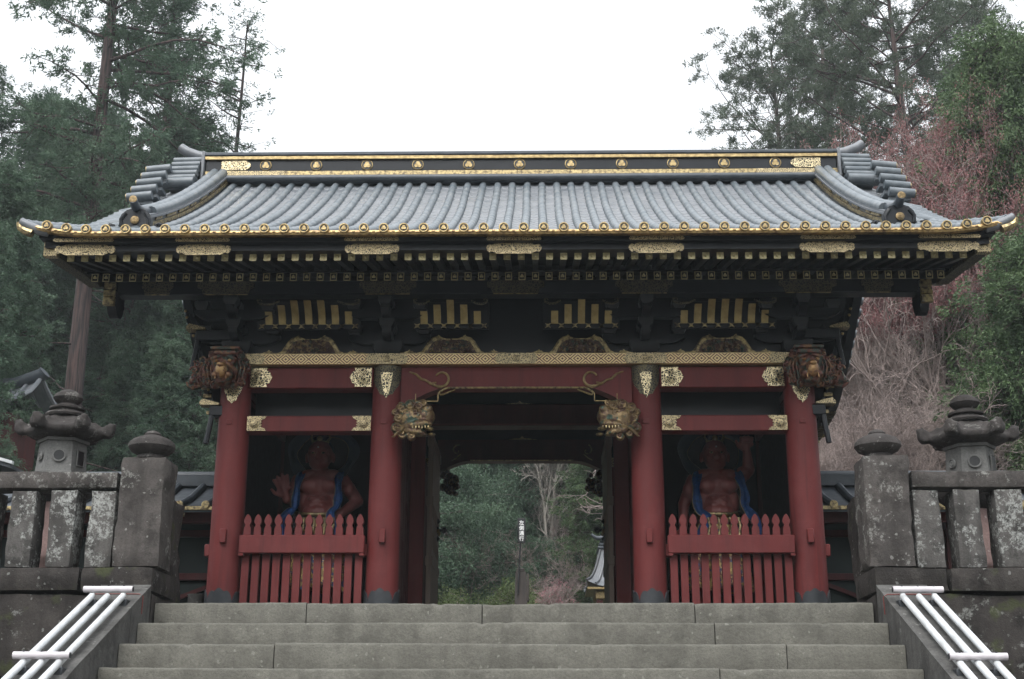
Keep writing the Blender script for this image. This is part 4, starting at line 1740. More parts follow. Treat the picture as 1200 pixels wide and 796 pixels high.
for sg in (-1, 1):
    for back in (0, 1):
        fy = (lambda y: y) if not back else (lambda y: 9 - y)
        ya, yb = fy(1.22), fy(4.24)
        xx = lambda a, b: sorted((sg * a, sg * b))
        mb = MB()
        sweep(mb, *xx(3.74, 3.95), -.03, .135, ya, yb)
        dr = G('descending_ridge', mb, 'tile_dark', loc=(sg * 3.85, 4.5, 4.5), smooth=False)
        mb = MB()
        sweep(mb, *xx(3.72, 3.97), .136, .158, ya, yb)
        sweep(mb, *xx(3.735, 3.955), .159, .178, ya, yb)
        put('flat_tiles', mb, 'tile', dr, smooth=False)
        mb = MB()
        for xr in (3.79, 3.90):
            pts = []
            for i in range(30):
                Y = fy(1.46) + (yb - fy(1.46)) * i / 29
                pts.append((sg * (xr + .0), Y, zr(Y) + .195))
            mb.tube(pts, lambda i: .055 + .003 * (i % 2), 10)
        put('ridge_roll', mb, 'tile_roll', dr, ang=50)
        mb = MB()
        sweep(mb, *xx(3.715, 3.739), .045, .088, ya, yb)
        for k in range(7):
            y0 = 1.35 + k * .41 + rng.uniform(0, .1)
            sweep(mb, *xx(3.722, 3.739), .104, .130, fy(y0), fy(y0 + rng.uniform(.15, .36)), 4)
        put('gilt_strip', mb, 'gold_worn', dr, smooth=False)
        # demon tile at the foot
        zf_ = zr(1.2)
        s = 1 if not back else -1
        yb_ = fy(1.20)
        c = sg * 3.85
        mb = MB()
        poly = [(u * .86, v * .80) for u, v in [(-.33, -.02), (-.345, .03), (-.30, .075), (-.235, .06), (-.22, .02), (-.185, .05), (-.19, .13), (-.165, .20), (-.11, .255), (-.05, .275), (.05, .275), (.11, .255), (.165, .20), (.19, .13), (.185, .05), (.22, .02), (.235, .06), (.30, .075), (.345, .03), (.33, -.02)]]
        mb.prism([(c + u, zf_ + v) for u, v in poly], yb_ - s * .055, yb_ + s * .02)
        for q in (-1, 1):
            spiral(mb, (c + q * .245, yb_ - s * .06, zf_ + .018), .032, 1.2, .014, sgn=q, bulge=.01 * s)
            mb.tube([(c + q * .135, yb_ - s * .05, zf_ + .03), (c + q * .145, yb_ - s * .055, zf_ + .10), (c + q * .10, yb_ - s * .055, zf_ + .17)], .022, 8)
        dt = put('demon_tile', mb, 'black', dr)
        mb = MB()
        mb.lathe([(.044, 0), (.044, s * .016), (.034, s * .02), (.001, s * .018)], 20, (c, yb_ - s * .055, zf_ + .09), axis='Y')
        if not back:
            crest(mb, c, yb_ - .072, zf_ + .09, .032, .006)
        put('gilt_boss', mb, 'gold_dull', dt)
        mb = MB()
        mb.tube([(c, yb_ + s * .34, zf_ + .345), (c, yb_ + s * .2, zf_ + .285), (c, yb_ + s * .08, zf_ + .245), (c, yb_ - s * .04, zf_ + .23), (c, yb_ - s * .12, zf_ + .245), (c, yb_ - s * .17, zf_ + .268)], [.07, .066, .058, .05, .045, .042], 14)
        put('horn_roll', mb, 'tile_dark', dt)
        mb = MB()
        mb.lathe([(.040, 0), (.040, s * .012), (.032, s * .014), (.001, s * .010)], 20, (c, yb_ - s * .171, zf_ + .268), axis='Y')
        put('gilt_boss', mb, 'gold_dull', dt)
        # verge tiles: rolls laid across, outside the descending ridge, steeper towards the ridge
        mb = MB()
        for k in range(6):
            Y, z = 4.30 - .062 * k, 6.075 - .088 * k
            r = .046 if k < 5 else .064
            mb.tube([(sg * 4.09, fy(Y), z + .005), (sg * 4.45, fy(Y), z - .005)], r, 12)
            mb.box(*sorted((sg * 4.10, sg * 4.42)), *sorted((fy(Y + .02), fy(Y + .2))), z - .075, z - .03, .004)
        for k in range(5):
            Y, z = 4.02 - .165 * k, 5.835 - .165 * k
            mb.tube([(sg * 4.40, fy(Y), z + .01), (sg * 4.70, fy(Y), z - .02)], .055, 12)
            mb.box(*sorted((sg * 4.40, sg * 4.66)), *sorted((fy(Y + .02), fy(Y + .22))), z - .10, z - .05, .004)
        Y = 3.12
        while Y > 1.9:
            z0 = zr(Y)
            mb.tube([(sg * 4.0, fy(Y), z0 + .03), (sg * 4.35, fy(Y), z0 - .01), (sg * 4.68, fy(Y), z0 - .08)], [.060, .060, .058], 12)
            Y -= .17
        put('verge_tiles', mb, 'tile_roll', roof)
        mb = MB()
        for k in range(5):
            Y, z = 4.02 - .165 * k, 5.835 - .165 * k
            mb.lathe([(.05, 0), (.05, sg * .008), (.001, sg * .009)], 12, (sg * 4.701, fy(Y), z - .02), axis='X')
        put('gilt_tile_ends', mb, 'gold_worn', roof)
        mb = MB()
        sweep(mb, *xx(4.0, 4.10), -.02, .10, fy(3.2), fy(4.2), 10)
        put('verge_curb', mb, 'tile_dark', roof, smooth=False)
        # bargeboard
        mb = MB()
        n = 24
        vs, fs = [], []
        for i in range(n + 1):
            u = i / n
            Y = .50 + 4.0 * u
            zt = zr(Y) + lift(4.5, Y) - .075
            dp = .19 + .43 * min(1, u * 2.6) + .04 * u
            for (x, z) in ((4.36, zt - dp), (4.47, zt - dp), (4.47, zt), (4.36, zt)):
                vs.append((sg * x, fy(Y), z))
        for i in range(n):
            for j in range(4):
                fs.append((i * 4 + j, i * 4 + (j + 1) % 4, (i + 1) * 4 + (j + 1) % 4, (i + 1) * 4 + j))
        fs += [(3, 2, 1, 0), tuple(n * 4 + j for j in range(4))]
        mb.add(vs, fs)
        bb = G('bargeboard', mb, 'black', loc=(sg * 4.4, 4.5, 4), smooth=False)
        mb = MB()
        x0, x1 = xx(4.35, 4.485)
        mb.box(x0, x1, *sorted((fy(.488), fy(.56))), zr(.5) - .235, zr(.5) - .05, .006)
        put('gilt_end', mb, 'filigree_fine', bb)
        mb = MB()
        n = 12
        for i in range(n):
            Y = .6 + i * .1
            u = (Y - .5) / 4
            zt = zr(Y) + lift(4.5, Y) - .075 - (.19 + .43 * min(1, u * 2.6) + .04 * u)
            x0, x1 = xx(4.352, 4.48)
            mb.box(x0, x1, *sorted((fy(Y), fy(Y + .097))), zt - .012, zt + .035, .003)
        put('gilt_edge', mb, 'filigree_dim', bb)
        # pendant board over the purlin end
        mb = MB()
        yc = fy(1.56)
        x0, x1 = xx(4.06, 4.15)
        half = [(.15, .30), (.165, .28), (.13, .22), (.145, .14), (.12, .05), (.085, .0), (.05, -.02), (.0, -.03)]
        poly = [(yc - a, 3.06 + b) for a, b in half] + [(yc + a, 3.06 + b) for a, b in half[::-1]]
        mb.prism(poly, x0, x1, 'YZ')
        gp = G('gable_pendant', mb, 'black', loc=(sg * 4.3, yc, 3.1))
        mb = MB()
        x0, x1 = xx(4.062, 4.178)
        for a, b in ((.30, .22), (.22, .14), (.14, .05)):
            mb.box(x0, x1, *sorted((yc - .185, yc - .135)), 3.06 + b + .004, 3.06 + a - .004, .004)
        put('gilt_edge', mb, 'gold_worn', gp)

# gable end walls
for sg in (-1, 1):
    mb = MB()
    x0, x1 = sorted((sg * 2.98, sg * 3.02))
    mb.prism([(1.9, 2.726), (7.1, 2.726), (7.1, 3.6), (4.5, 5.03), (1.9, 3.6)], x0, x1, 'YZ')
    G('gable_wall', mb, 'black_matt', smooth=False)
    # curved wing board with gilt studs along its front edge
    prof = [(3.10, 2.10), (3.16, 2.18), (3.20, 2.40), (3.24, 2.55), (3.31, 2.75), (3.39, 2.95), (3.47, 3.13), (3.50, 3.24)]
    poly = [(sg * a, z) for a, z in prof] + [(sg * (a - .045), z) for a, z in prof[::-1]]
    mb = MB()
    mb.prism(poly, 1.96, 7.04)
    wb = G('wing_board', mb, 'black', ang=25)
    mb = MB()
    for k in range(12):
        u = k / 11 * (len(prof) - 1)
        i = min(int(u), len(prof) - 2)
        f = u - i
        a, z = (prof[i][q] + (prof[i + 1][q] - prof[i][q]) * f for q in (0, 1))
        mb.ball((sg * (a - .012), 1.952, z), (.016, .012, .016), 8, 6)
    put('gilt_stud', mb, 'gold', wb)
    mb = MB()
    for z in (2.13, 2.22, 2.31, 2.40):
        a = 3.12 + .08 * (z - 2.1) / .3
        mb.box(*sorted((sg * (a - .03), sg * (a + .055))), 1.93, 1.952, z - .02, z + .02, .004)
    put('gilt_strap', mb, 'gold_worn', wb)
    # projecting bracket arms with gilt tips, beside the outer column
    for z, x1 in ((2.98, 3.44), (2.17, 3.24)):
        mb = MB()
        mb.box(*sorted((sg * 2.95, sg * (x1 - .10))), 1.86, 1.95, z - .09, z + .02, .01)
        mb.tube([(sg * (x1 - .13), 1.90, z - .02), (sg * (x1 - .115), 1.88, z - .20), (sg * (x1 - .09), 1.87, z - .38)], .028, 8)
        ar = G('bracket_arm', mb, 'black')
        mb = MB()
        L = .20
        mb.prism([(sg * (x1 - L), z + .022), (sg * x1, z + .022), (sg * x1, z + .05), (sg * (x1 - .03), z + .085), (sg * (x1 - .10), z + .07), (sg * (x1 - L), z + .04)], 1.84, 1.97)
        put('gilt_tip', mb, 'filigree_fine', ar)


# carved lions on the beam ends
def shrink(mb, c, k):
    mb.v = [tuple(c[i] + (p[i] - c[i]) * k for i in range(3)) for p in mb.v]


def lion_front(c, sg, K=.88):
    """a lion head looking out from the outer column"""
    x, y, z = c
    mb = MB()
    mb.ball((x, y, z + .03), (.20, .20, .22))
    mb.ball((x, y - .13, z - .06), (.12, .16, .11))
    mb.ball((x, y - .20, z - .02), (.09, .09, .06))
    mb.ball((x, y - .24, z + .0), (.055, .05, .04))
    for q in (-1, 1):
        mb.ball((x + q * .085, y - .15, z + .075), (.055, .05, .05))
        mb.ball((x + q * .09, y - .17, z + .13), (.075, .05, .03), rot=Matrix.Rotation(R(q * 18), 3, 'Y'))
        mb.ball((x + q * .08, y - .19, z - .09), (.05, .08, .05))
        mb.ball((x + q * .21, y - .02, z + .09), (.06, .05, .09))
    mb.ball((x, y - .12, z - .155), (.10, .12, .045))
    shrink(mb, c, K)
    me = remesh(mb, 'lion_carving', M['carve_bronze'], .012, 3, (x, y, z))
    o = link('lion_carving', me, gate, (x, y, z))
    fc = MB()
    fc.ball((x, y - .245, z - .04), (.072, .075, .10))
    for q in (-1, 1):
        fc.ball((x + q * .075, y - .205, z + .085), (.024, .02, .02), 8, 6)
        fc.tube([(x + q * .06, y - .25, z - .10), (x + q * .065, y - .27, z - .15)], [.014, .004], 6)
    fc.tube([(x - .09, y - .24, z - .095), (x, y - .285, z - .10), (x + .09, y - .24, z - .095)], .012, 6)
    fc.ball((x, y - .315, z + .012), (.045, .03, .028), 10, 6)
    shrink(fc, c, K)
    put('gilt_face', fc, 'carve_face', o)
    mn = MB()
    for k in range(15):
        a = R(-60 + k * 300 / 14)
        r = .235 if k % 2 else .20
        cx, cz = x + r * math.cos(a) * 1.05, z + .01 + r * math.sin(a)
        mn.ball((cx, y - .04, cz), .05, 8, 6)
        spiral(mn, (cx, y - .085, cz), .045, 1.4, .012, sgn=1 if cx > x else -1, start=a, bulge=.02, seg=6)
    for k in range(12):
        q = (k - 5.5) / 5.5
        mn.tube([(x + q * .20, y - .10, z + .16 - .04 * q * q), (x + q * .24, y - .13, z + .02), (x + q * .21, y - .12, z - .12)], [.010, .013, .006], 6)
    shrink(mn, c, K)
    put('mane', mn, 'carve_bronze', o)
    cp = MB()
    cp.box(x - .17, x + .17, y - .16, y + .14, z + .235, z + .275, .01)
    cp.box(x - .13, x + .13, y - .13, y + .14, z + .18, z + .235, .01)
    shrink(cp, c, K)
    put('capital', cp, 'carve_bronze', o)
    # the second head, looking sideways
    sx = sg
    mb = MB()
    X0 = x + sx * .30
    mb.ball((X0 - sx * .08, y + .12, z - .0), (.16, .15, .16))
    mb.ball((X0 + sx * .04, y + .10, z - .07), (.12, .10, .09))
    mb.ball((X0 + sx * .06, y + .10, z + .05), (.05, .09, .045))
    mb.tube([(X0 + sx * .02, y + .08, z - .13), (X0 + sx * .10, y + .06, z - .16), (X0 + sx * .15, y + .05, z - .13), (X0 + sx * .17, y + .05, z - .10)], [.04, .035, .022, .012], 8)
    for k in range(10):
        a = k * .63
        spiral(mb, (X0 - sx * .06 + .13 * math.cos(a), y - .03, z + .02 + .12 * math.sin(a)), .045, 1.3, .013, sgn=sx, start=a, bulge=.02)
    shrink(mb, c, K)
    put('side_head', mb, 'carve_bronze', o)
    return o


lion_front((-2.955, 1.73, 2.50), -1)
lion_front((2.955, 1.73, 2.50), 1)


def lion_nose(sg):
    """a curly-maned beast projecting from the inner column into the passage"""
    x, y, z = sg * 1.02, 1.74, 2.0
    d = -sg
    mb = MB()
    mb.ball((x - d * .03, y, z), (.17, .17, .17))
    mb.ball((x + d * .12, y - .02, z + .03), (.12, .13, .12))
    mb.ball((x + d * .05, y - .10, z - .09), (.17, .10, .06), rot=Matrix.Rotation(R(sg * 8), 3, 'Y'))
    mb.ball((x + d * .02, y - .09, z - .17), (.15, .09, .045), rot=Matrix.Rotation(R(-sg * 10), 3, 'Y'))
    mb.ball((x + d * .16, y - .10, z + .10), (.06, .05, .05))
    mb.tube([(x + d * .10, y, z + .12), (x + d * .06, y - .02, z + .19), (x - d * .02, y - .02, z + .22)], [.05, .045, .02], 8)
    c = (x, y, z)
    shrink(mb, c, .88)
    me = remesh(mb, 'beast_carving', M['carve_gold'], .012, 3, (x, y, z))
    o = link('beast_carving', me, gate, (x, y, z))
    mn = MB()
    for (u, v, r) in ((-.15, .12, .06), (-.05, .15, .06), (.05, .13, .05), (-.18, .01, .055), (-.09, .06, .06), (.02, .05, .05), (-.20, -.10, .06), (-.13, -.18, .05), (-.02, -.22, .045), (.10, .17, .04), (-.22, .08, .04)):
        yy = y - .135 + abs(u) * .35
        mn.ball((x + d * u, yy + .03, z + v), (r * 1.15, .05, r * 1.15), 10, 8)
        spiral(mn, (x + d * u, yy - .005, z + v), r * .95, 1.5, .0125, sgn=sg, start=rng.uniform(0, 3), bulge=.025)
    for k in range(5):
        mn.tube([(x - d * (.05 + k * .03), y - .13, z - .08 - k * .022), (x - d * (.14 + k * .02), y - .12, z - .10 - k * .03), (x - d * (.20 + k * .012), y - .10, z - .06 - k * .04)], [.012, .014, .005], 6)
    shrink(mn, c, .88)
    put('mane_curl', mn, 'carve_gold', o)
    tt = MB()
    for k in range(6):
        tt.tube([(x + d * (.0 + k * .035), y - .185, z - .115), (x + d * (.0 + k * .035), y - .195, z - .145)], [.011, .004], 6)
    tt.ball((x + d * .19, y - .16, z - .145), (.05, .05, .022), 10, 6)
    tt.ball((x + d * .21, y - .12, z - .20), (.045, .05, .02), 10, 6)
    shrink(tt, c, .88)
    put('gilt_teeth', tt, 'gold_worn', o)


lion_nose(-1)
lion_nose(1)

# ------------------------------------------------------------------ picket fences in the side bays
for sg in (-1, 1):
    a, b = sorted((sg * (XI + RC + .012), sg * (XO - RC - .012)))
    side = 'left' if sg < 0 else 'right'
    pf = thing('picket_fence', f'red picket fence closing the {side} niche of the gate', 'fence', ((a + b) / 2, 1.86, 0))
    mb = MB()
    mb.box(a - .008, b + .008, 1.80, 1.872, .672, .852, .008)
    put('rail', mb, 'red', pf)
    for k, (x0, x1) in enumerate(((a - .008, a + .04), (b - .04, b + .008))):
        mb = MB()
        mb.box(x0, x1, 1.798, 1.870, .645, .671, .004)
        put('rail_block', mb, 'red', pf)
    mb = MB()
    mb.box(a, b, 1.93, 1.97, .03, .10, .006)
    put('sill', mb, 'red', pf)
    pr = None
    n = 12
    sp_ = (b - a) / n
    for k in range(n):
        x = a + sp_ * (k + .5)
        h = .036
        half = [(h, .10), (h, .90), (h * .92, .935), (h * .62, .955), (h * .60, .965), (h * .98, .985), (h * 1.02, 1.005), (h * .80, 1.035), (h * .35, 1.062)]
        poly = [(x - u, z) for u, z in half] + [(x, 1.072)] + [(x + u, z) for u, z in half[::-1]]
        mb = MB()
        mb.prism(poly, 1.875, 1.922)
        if pr is None:
            pr = put('picket', mb, 'red', pf, (x, 1.9, 0))
        else:
            dup(pr, (x, 1.9, 0), pf)


# ------------------------------------------------------------------ guardian statues
def capsule(mb, p0, p1, r0, r1, n=7):
    p0, p1 = Vector(p0), Vector(p1)
    for k in range(n + 1):
        u = k / n
        mb.ball(p0.lerp(p1, u), r0 + (r1 - r0) * u, 10, 8)


def hand(mb, wrist, d, up_, palm_n, curl, s=1.):
    """palm, four unequal bent fingers and a thumb from the side of the palm"""
    d, up_ = Vector(d).normalized(), Vector(up_).normalized()
    pn = Vector(palm_n).normalized()
    w0 = Vector(wrist)
    for k in range(5):
        mb.ball(w0 + d * (.02 + .022 * k) * s + up_ * .0, (.034 * s,) * 3, 8, 6)
    for f in range(4):
        off = (f - 1.5) * .030 * s
        base = w0 + d * .105 * s + up_ * off
        L = (.068, .082, .085, .070)[f] * s
        ang = 0.
        p = base
        mb.ball(base - d * .03 * s, .022 * s, 8, 6)
        dirf = (d + up_ * (f - 1.5) * .16).normalized()
        for seg in range(3):
            ang += curl
            dd = dirf * math.cos(ang) + pn * math.sin(ang)
            q = p + dd * L * (.5, .34, .26)[seg]
            capsule(mb, p, q, .0165 * s, .0145 * s, 3)
            p = q
    tb = w0 + d * .035 * s + up_ * -.045 * s
    t1 = tb + (d * .5 - up_ * .7 + pn * .2).normalized() * .05 * s
    t2 = t1 + (d * .8 - up_ * .3 + pn * .3).normalized() * .045 * s
    capsule(mb, w0 + d * .03 * s, tb, .028 * s, .02 * s, 3)
    capsule(mb, tb, t1, .02 * s, .017 * s, 3)
    capsule(mb, t1, t2, .017 * s, .014 * s, 3)


def guardian(cx, pose, label):
    y0 = 3.05
    t = thing('guardian_statue', label, 'statue', (cx, y0, 0))
    O = Vector((cx, y0, 0))
    mb = MB()

    def B(p, r, **k):
        mb.ball(O + Vector(p), r, **k)

    def C(p, q, r0, r1):
        capsule(mb, O + Vector(p), O + Vector(q), r0, r1, 9)
    # torso: broad chest, heavy belly
    B((0, 0, 1.56), (.235, .16, .17))
    for q in (-1, 1):
        B((q * .105, -.09, 1.56), (.115, .08, .085))
        B((q * .215, 0, 1.64), (.095, .10, .09))
        B((q * .12, .0, 1.70), (.12, .09, .07))
        B((q * .17, -.01, 1.40), (.07, .11, .14))
    B((0, -.03, 1.36), (.195, .15, .15))
    B((0, -.09, 1.27), (.175, .13, .105))
    for z in (1.42, 1.355):
        for q in (-1, 1):
            B((q * .055, -.145, z), (.05, .045, .032))
    B((0, .02, 1.16), (.19, .15, .12))
    # neck and head
    C((0, .0, 1.68), (0, -.03, 1.80), .085, .08)
    hx = -.01
    B((hx, -.05, 1.925), (.142, .150, .165))
    B((hx, -.09, 1.83), (.118, .105, .095))
    B((hx, -.16, 1.80), (.05, .045, .035))
    B((hx, -.195, 1.885), (.026, .035, .045))
    B((hx, -.205, 1.865), (.038, .025, .022))
    for q in (-1, 1):
        B((hx + q * .055, -.165, 1.945), (.05, .032, .02), rot=Matrix.Rotation(R(-q * 18), 3, 'Y'))
        B((hx + q * .072, -.135, 1.865), (.042, .045, .04))
        B((hx + q * .148, -.03, 1.89), (.02, .035, .06))
    B((hx, -.175, 1.825), (.05, .02, .012))
    B((hx, -.165, 1.80), (.045, .02, .012))
    # legs
    for q in (-1, 1):
        C((q * .12, 0, 1.08), (q * .20, -.06, .58), .135, .085)
        C((q * .20, -.06, .58), (q * .20, .02, .14), .085, .05)
        B((q * .20, .05, .38), (.06, .07, .12))
        B((q * .205, -.07, .06), (.062, .14, .05))
    if pose == 'open':
        # one arm bent with the palm thrust out, the other hand on the hip
        C((-.245, 0, 1.64), (-.31, .02, 1.44), .082, .068)
        B((-.275, -.02, 1.55), (.075, .085, .10))
        C((-.31, .02, 1.44), (-.335, -.14, 1.41), .068, .048)
        hand(mb, O + Vector((-.335, -.15, 1.43)), (-.30, -.15, .9), (1, 0, .35), (0, -1, 0), .10, 1.25)
        C((.245, 0, 1.64), (.41, .03, 1.42), .082, .068)
        B((.32, -.01, 1.54), (.075, .085, .09))
        C((.41, .03, 1.42), (.26, -.10, 1.27), .068, .048)
        hand(mb, O + Vector((.25, -.11, 1.265)), (-.75, -.25, -.45), (.2, 0, -1), (0, .6, -.4), .45, 1.2)
    else:
        C((-.245, 0, 1.64), (-.36, .03, 1.38), .082, .066)
        B((-.30, -.01, 1.52), (.075, .085, .10))
        C((-.36, .03, 1.38), (-.38, -.05, 1.12), .066, .048)
        hand(mb, O + Vector((-.38, -.06, 1.11)), (-.1, -.2, -1), (.9, -.2, 0), (.3, .9, 0), .35, 1.2)
        C((.245, 0, 1.66), (.36, .02, 1.76), .082, .070)
        B((.30, .0, 1.73), (.085, .08, .07))
        C((.36, .02, 1.76), (.335, -.10, 1.92), .070, .05)
        hand(mb, O + Vector((.335, -.11, 1.925)), (-.1, -.35, .9), (1, .1, 0), (0, -.9, .1), 1.15, 1.25)
    me = remesh(mb, 'guardian_body', M['skin'], .011, 3, tuple(O))
    link('body', me, t)
    ey = MB()
    for q in (-1, 1):
        ey.ball(O + Vector((hx + q * .055, -.186, 1.915)), (.022, .013, .013), 10, 8)
    put('eye', ey, 'gold_worn', t)
    pu = MB()
    for q in (-1, 1):
        pu.ball(O + Vector((hx + q * .055, -.198, 1.913)), (.010, .005, .010), 8, 6)
    put('pupil', pu, 'hair', t)
    gm = MB()
    gm.ball(O + Vector((hx, -.198, 1.975)), .010, 8, 6)
    put('forehead_jewel', gm, 'white', t)
    hr = MB()
    hr.ball(O + Vector((hx, .0, 1.985)), (.146, .14, .118))
    hr.ball(O + Vector((hx, .01, 2.12)), (.06, .06, .075))
    for k in range(18):
        a = R(-30 + k * 240 / 17)
        hr.tube([O + Vector((hx + .10 * math.cos(a), -.02, 1.99 + .09 * math.sin(a))), O + Vector((hx + .125 * math.cos(a), .02, 1.98 + .125 * math.sin(a)))], [.02, .008], 6)
    put('hair', hr, 'hair', t)
    cr = MB()
    cr.tube([O + Vector((hx + .085 * math.cos(a), -.055 - .06 * abs(math.sin(a)), 2.055)) for a in [math.pi + k * math.pi / 14 for k in range(15)]], .014, 8)
    for q in (-1, 1):
        cr.tube([O + Vector((hx + q * .075, -.075, 2.055)), O + Vector((hx + q * .105, -.07, 2.11)), O + Vector((hx + q * .085, -.06, 2.165))], [.016, .013, .005], 7)
    cr.ball(O + Vector((hx, -.125, 2.085)), (.03, .018, .032), 10, 8)
    put('gilt_crown', cr, 'gold', t)
    # the streaming scarf: loop behind the head, over the shoulders, down both sides
    sc = MB()

    def ribbon(pts, wid, th=.012):
        pts = [O + Vector(p) for p in pts]
        fine = []
        for i in range(len(pts) - 1):
            p0, p1, p2, p3 = pts[max(i - 1, 0)], pts[i], pts[i + 1], pts[min(i + 2, len(pts) - 1)]
            for k in range(6):
                u = k / 6
                fine.append(.5 * ((2 * p1) + (p2 - p0) * u + (2 * p0 - 5 * p1 + 4 * p2 - p3) * u * u + (-p0 + 3 * p1 - 3 * p2 + p3) * u ** 3))
        fine.append(pts[-1])
        vs, fs = [], []
        for i, p in enumerate(fine):
            d = (fine[min(i + 1, len(fine) - 1)] - fine[max(i - 1, 0)]).normalized()
            s_ = d.cross(Vector((0, -1, .15))).normalized()
            nn = d.cross(s_).normalized()
            wv = wid * (1 + .18 * math.sin(i * .55))
            for (a, b) in ((-1, -1), (-.35, .4), (.35, -.4), (1, 1)):
                vs.append(p + s_ * a * wv + nn * b * th)
            for (a, b) in ((1, .2), (.35, -1.2), (-.35, -.4), (-1, -1.8)):
                vs.append(p + s_ * a * wv + nn * b * th)
        for i in range(len(fine) - 1):
            for j in range(8):
                fs.append((i * 8 + j, i * 8 + (j + 1) % 8, (i + 1) * 8 + (j + 1) % 8, (i + 1) * 8 + j))
        fs += [tuple(range(7, -1, -1)), tuple((len(fine) - 1) * 8 + j for j in range(8))]
        return vs, fs, fine
    trim = MB()
    loops = [[(-.20, -.05, 1.70), (-.30, .06, 1.84), (-.34, .12, 2.02), (-.22, .16, 2.18), (0, .18, 2.25), (.22, .16, 2.18), (.34, .12, 2.02), (.30, .06, 1.84), (.22, -.05, 1.70)]]
    if pose == 'open':
        loops += [[(-.20, -.05, 1.72), (-.215, -.15, 1.60), (-.225, -.19, 1.45), (-.235, -.19, 1.32), (-.27, -.22, 1.27), (-.36, -.20, 1.19), (-.36, -.20, 1.05), (-.35, -.19, .92)],
                  [(.22, -.05, 1.72), (.22, -.15, 1.60), (.23, -.19, 1.45), (.22, -.20, 1.33), (.16, -.23, 1.24), (.20, -.23, 1.08), (.26, -.21, .95)]]
    else:
        loops += [[(-.20, -.05, 1.72), (-.235, -.15, 1.58), (-.24, -.19, 1.42), (-.22, -.20, 1.28), (-.14, -.23, 1.19), (-.22, -.22, 1.05), (-.25, -.20, .92)],
                  [(.22, -.05, 1.72), (.25, -.13, 1.60), (.275, -.18, 1.45), (.27, -.20, 1.33), (.31, -.22, 1.25), (.39, -.20, 1.14), (.40, -.19, .95)]]
    halo = MB()
    for i, l in enumerate(loops):
        vs, fs, fine = ribbon(l, .042 if i else .055)
        (sc if i else halo).add(vs, fs)
        trim.tube([vs[k * 8 + 3] + Vector((0, -.006, 0)) for k in range(len(fine))], .0055, 6)
    put('scarf', sc, 'blue', t)
    put('scarf_loop', halo, 'grey_cloth', t)
    put('scarf_trim', trim, 'gold_dull', t)
    # kilt with deep folds
    sk = MB()
    vs, fs = [], []
    n, m = 80, 14
    for i in range(m):
        u = i / (m - 1)
        for j in range(n):
            a = 2 * math.pi * j / n
            r = .215 + .11 * u + .02 * math.sin(a * 9) * u + .016 * math.sin(a * 17 + 2) * u
            dip = -.045 * max(0, -math.sin(a)) * (1 - u)
            vs.append(O + Vector((r * math.cos(a) * 1.05, r * math.sin(a) * .85 - .03, 1.275 - u * .82 + dip + .03 * math.sin(a * 4) * u)))
    for i in range(m - 1):
        for j in range(n):
            fs.append((i * n + j, i * n + (j + 1) % n, (i + 1) * n + (j + 1) % n, (i + 1) * n + j))
    sk.add(vs, fs)
    put('kilt', sk, 'skirt', t)
    bt = MB()
    bt.tube([O + Vector((.24 * math.cos(a), .20 * math.sin(a) - .03, 1.285 - .055 * max(0, -math.sin(a)))) for a in [k * math.pi / 20 for k in range(41)]], .022, 8)
    for x in (-.13, -.02, .10, .19):
        bt.tube([O + Vector((x, -.235, 1.19)), O + Vector((x + .012, -.265, 1.10)), O + Vector((x - .012, -.285, .98)), O + Vector((x + .01, -.30, .80))], [.022, .014, .024, .008], 8)
    put('gilt_sash', bt, 'gold_worn', t)
    bs_ = MB()
    bs_.lathe([(.44, 0), (.44, .03), (.40, .05), (.36, .055)], 20, (cx, y0, -.002))
    put('plinth', bs_, 'stone_grey', t)


guardian(-2.16, 'open', 'red guardian statue with open raised palm in the left niche of the gate')
guardian(2.16, 'fist', 'red guardian statue with raised fist in the right niche of the gate')

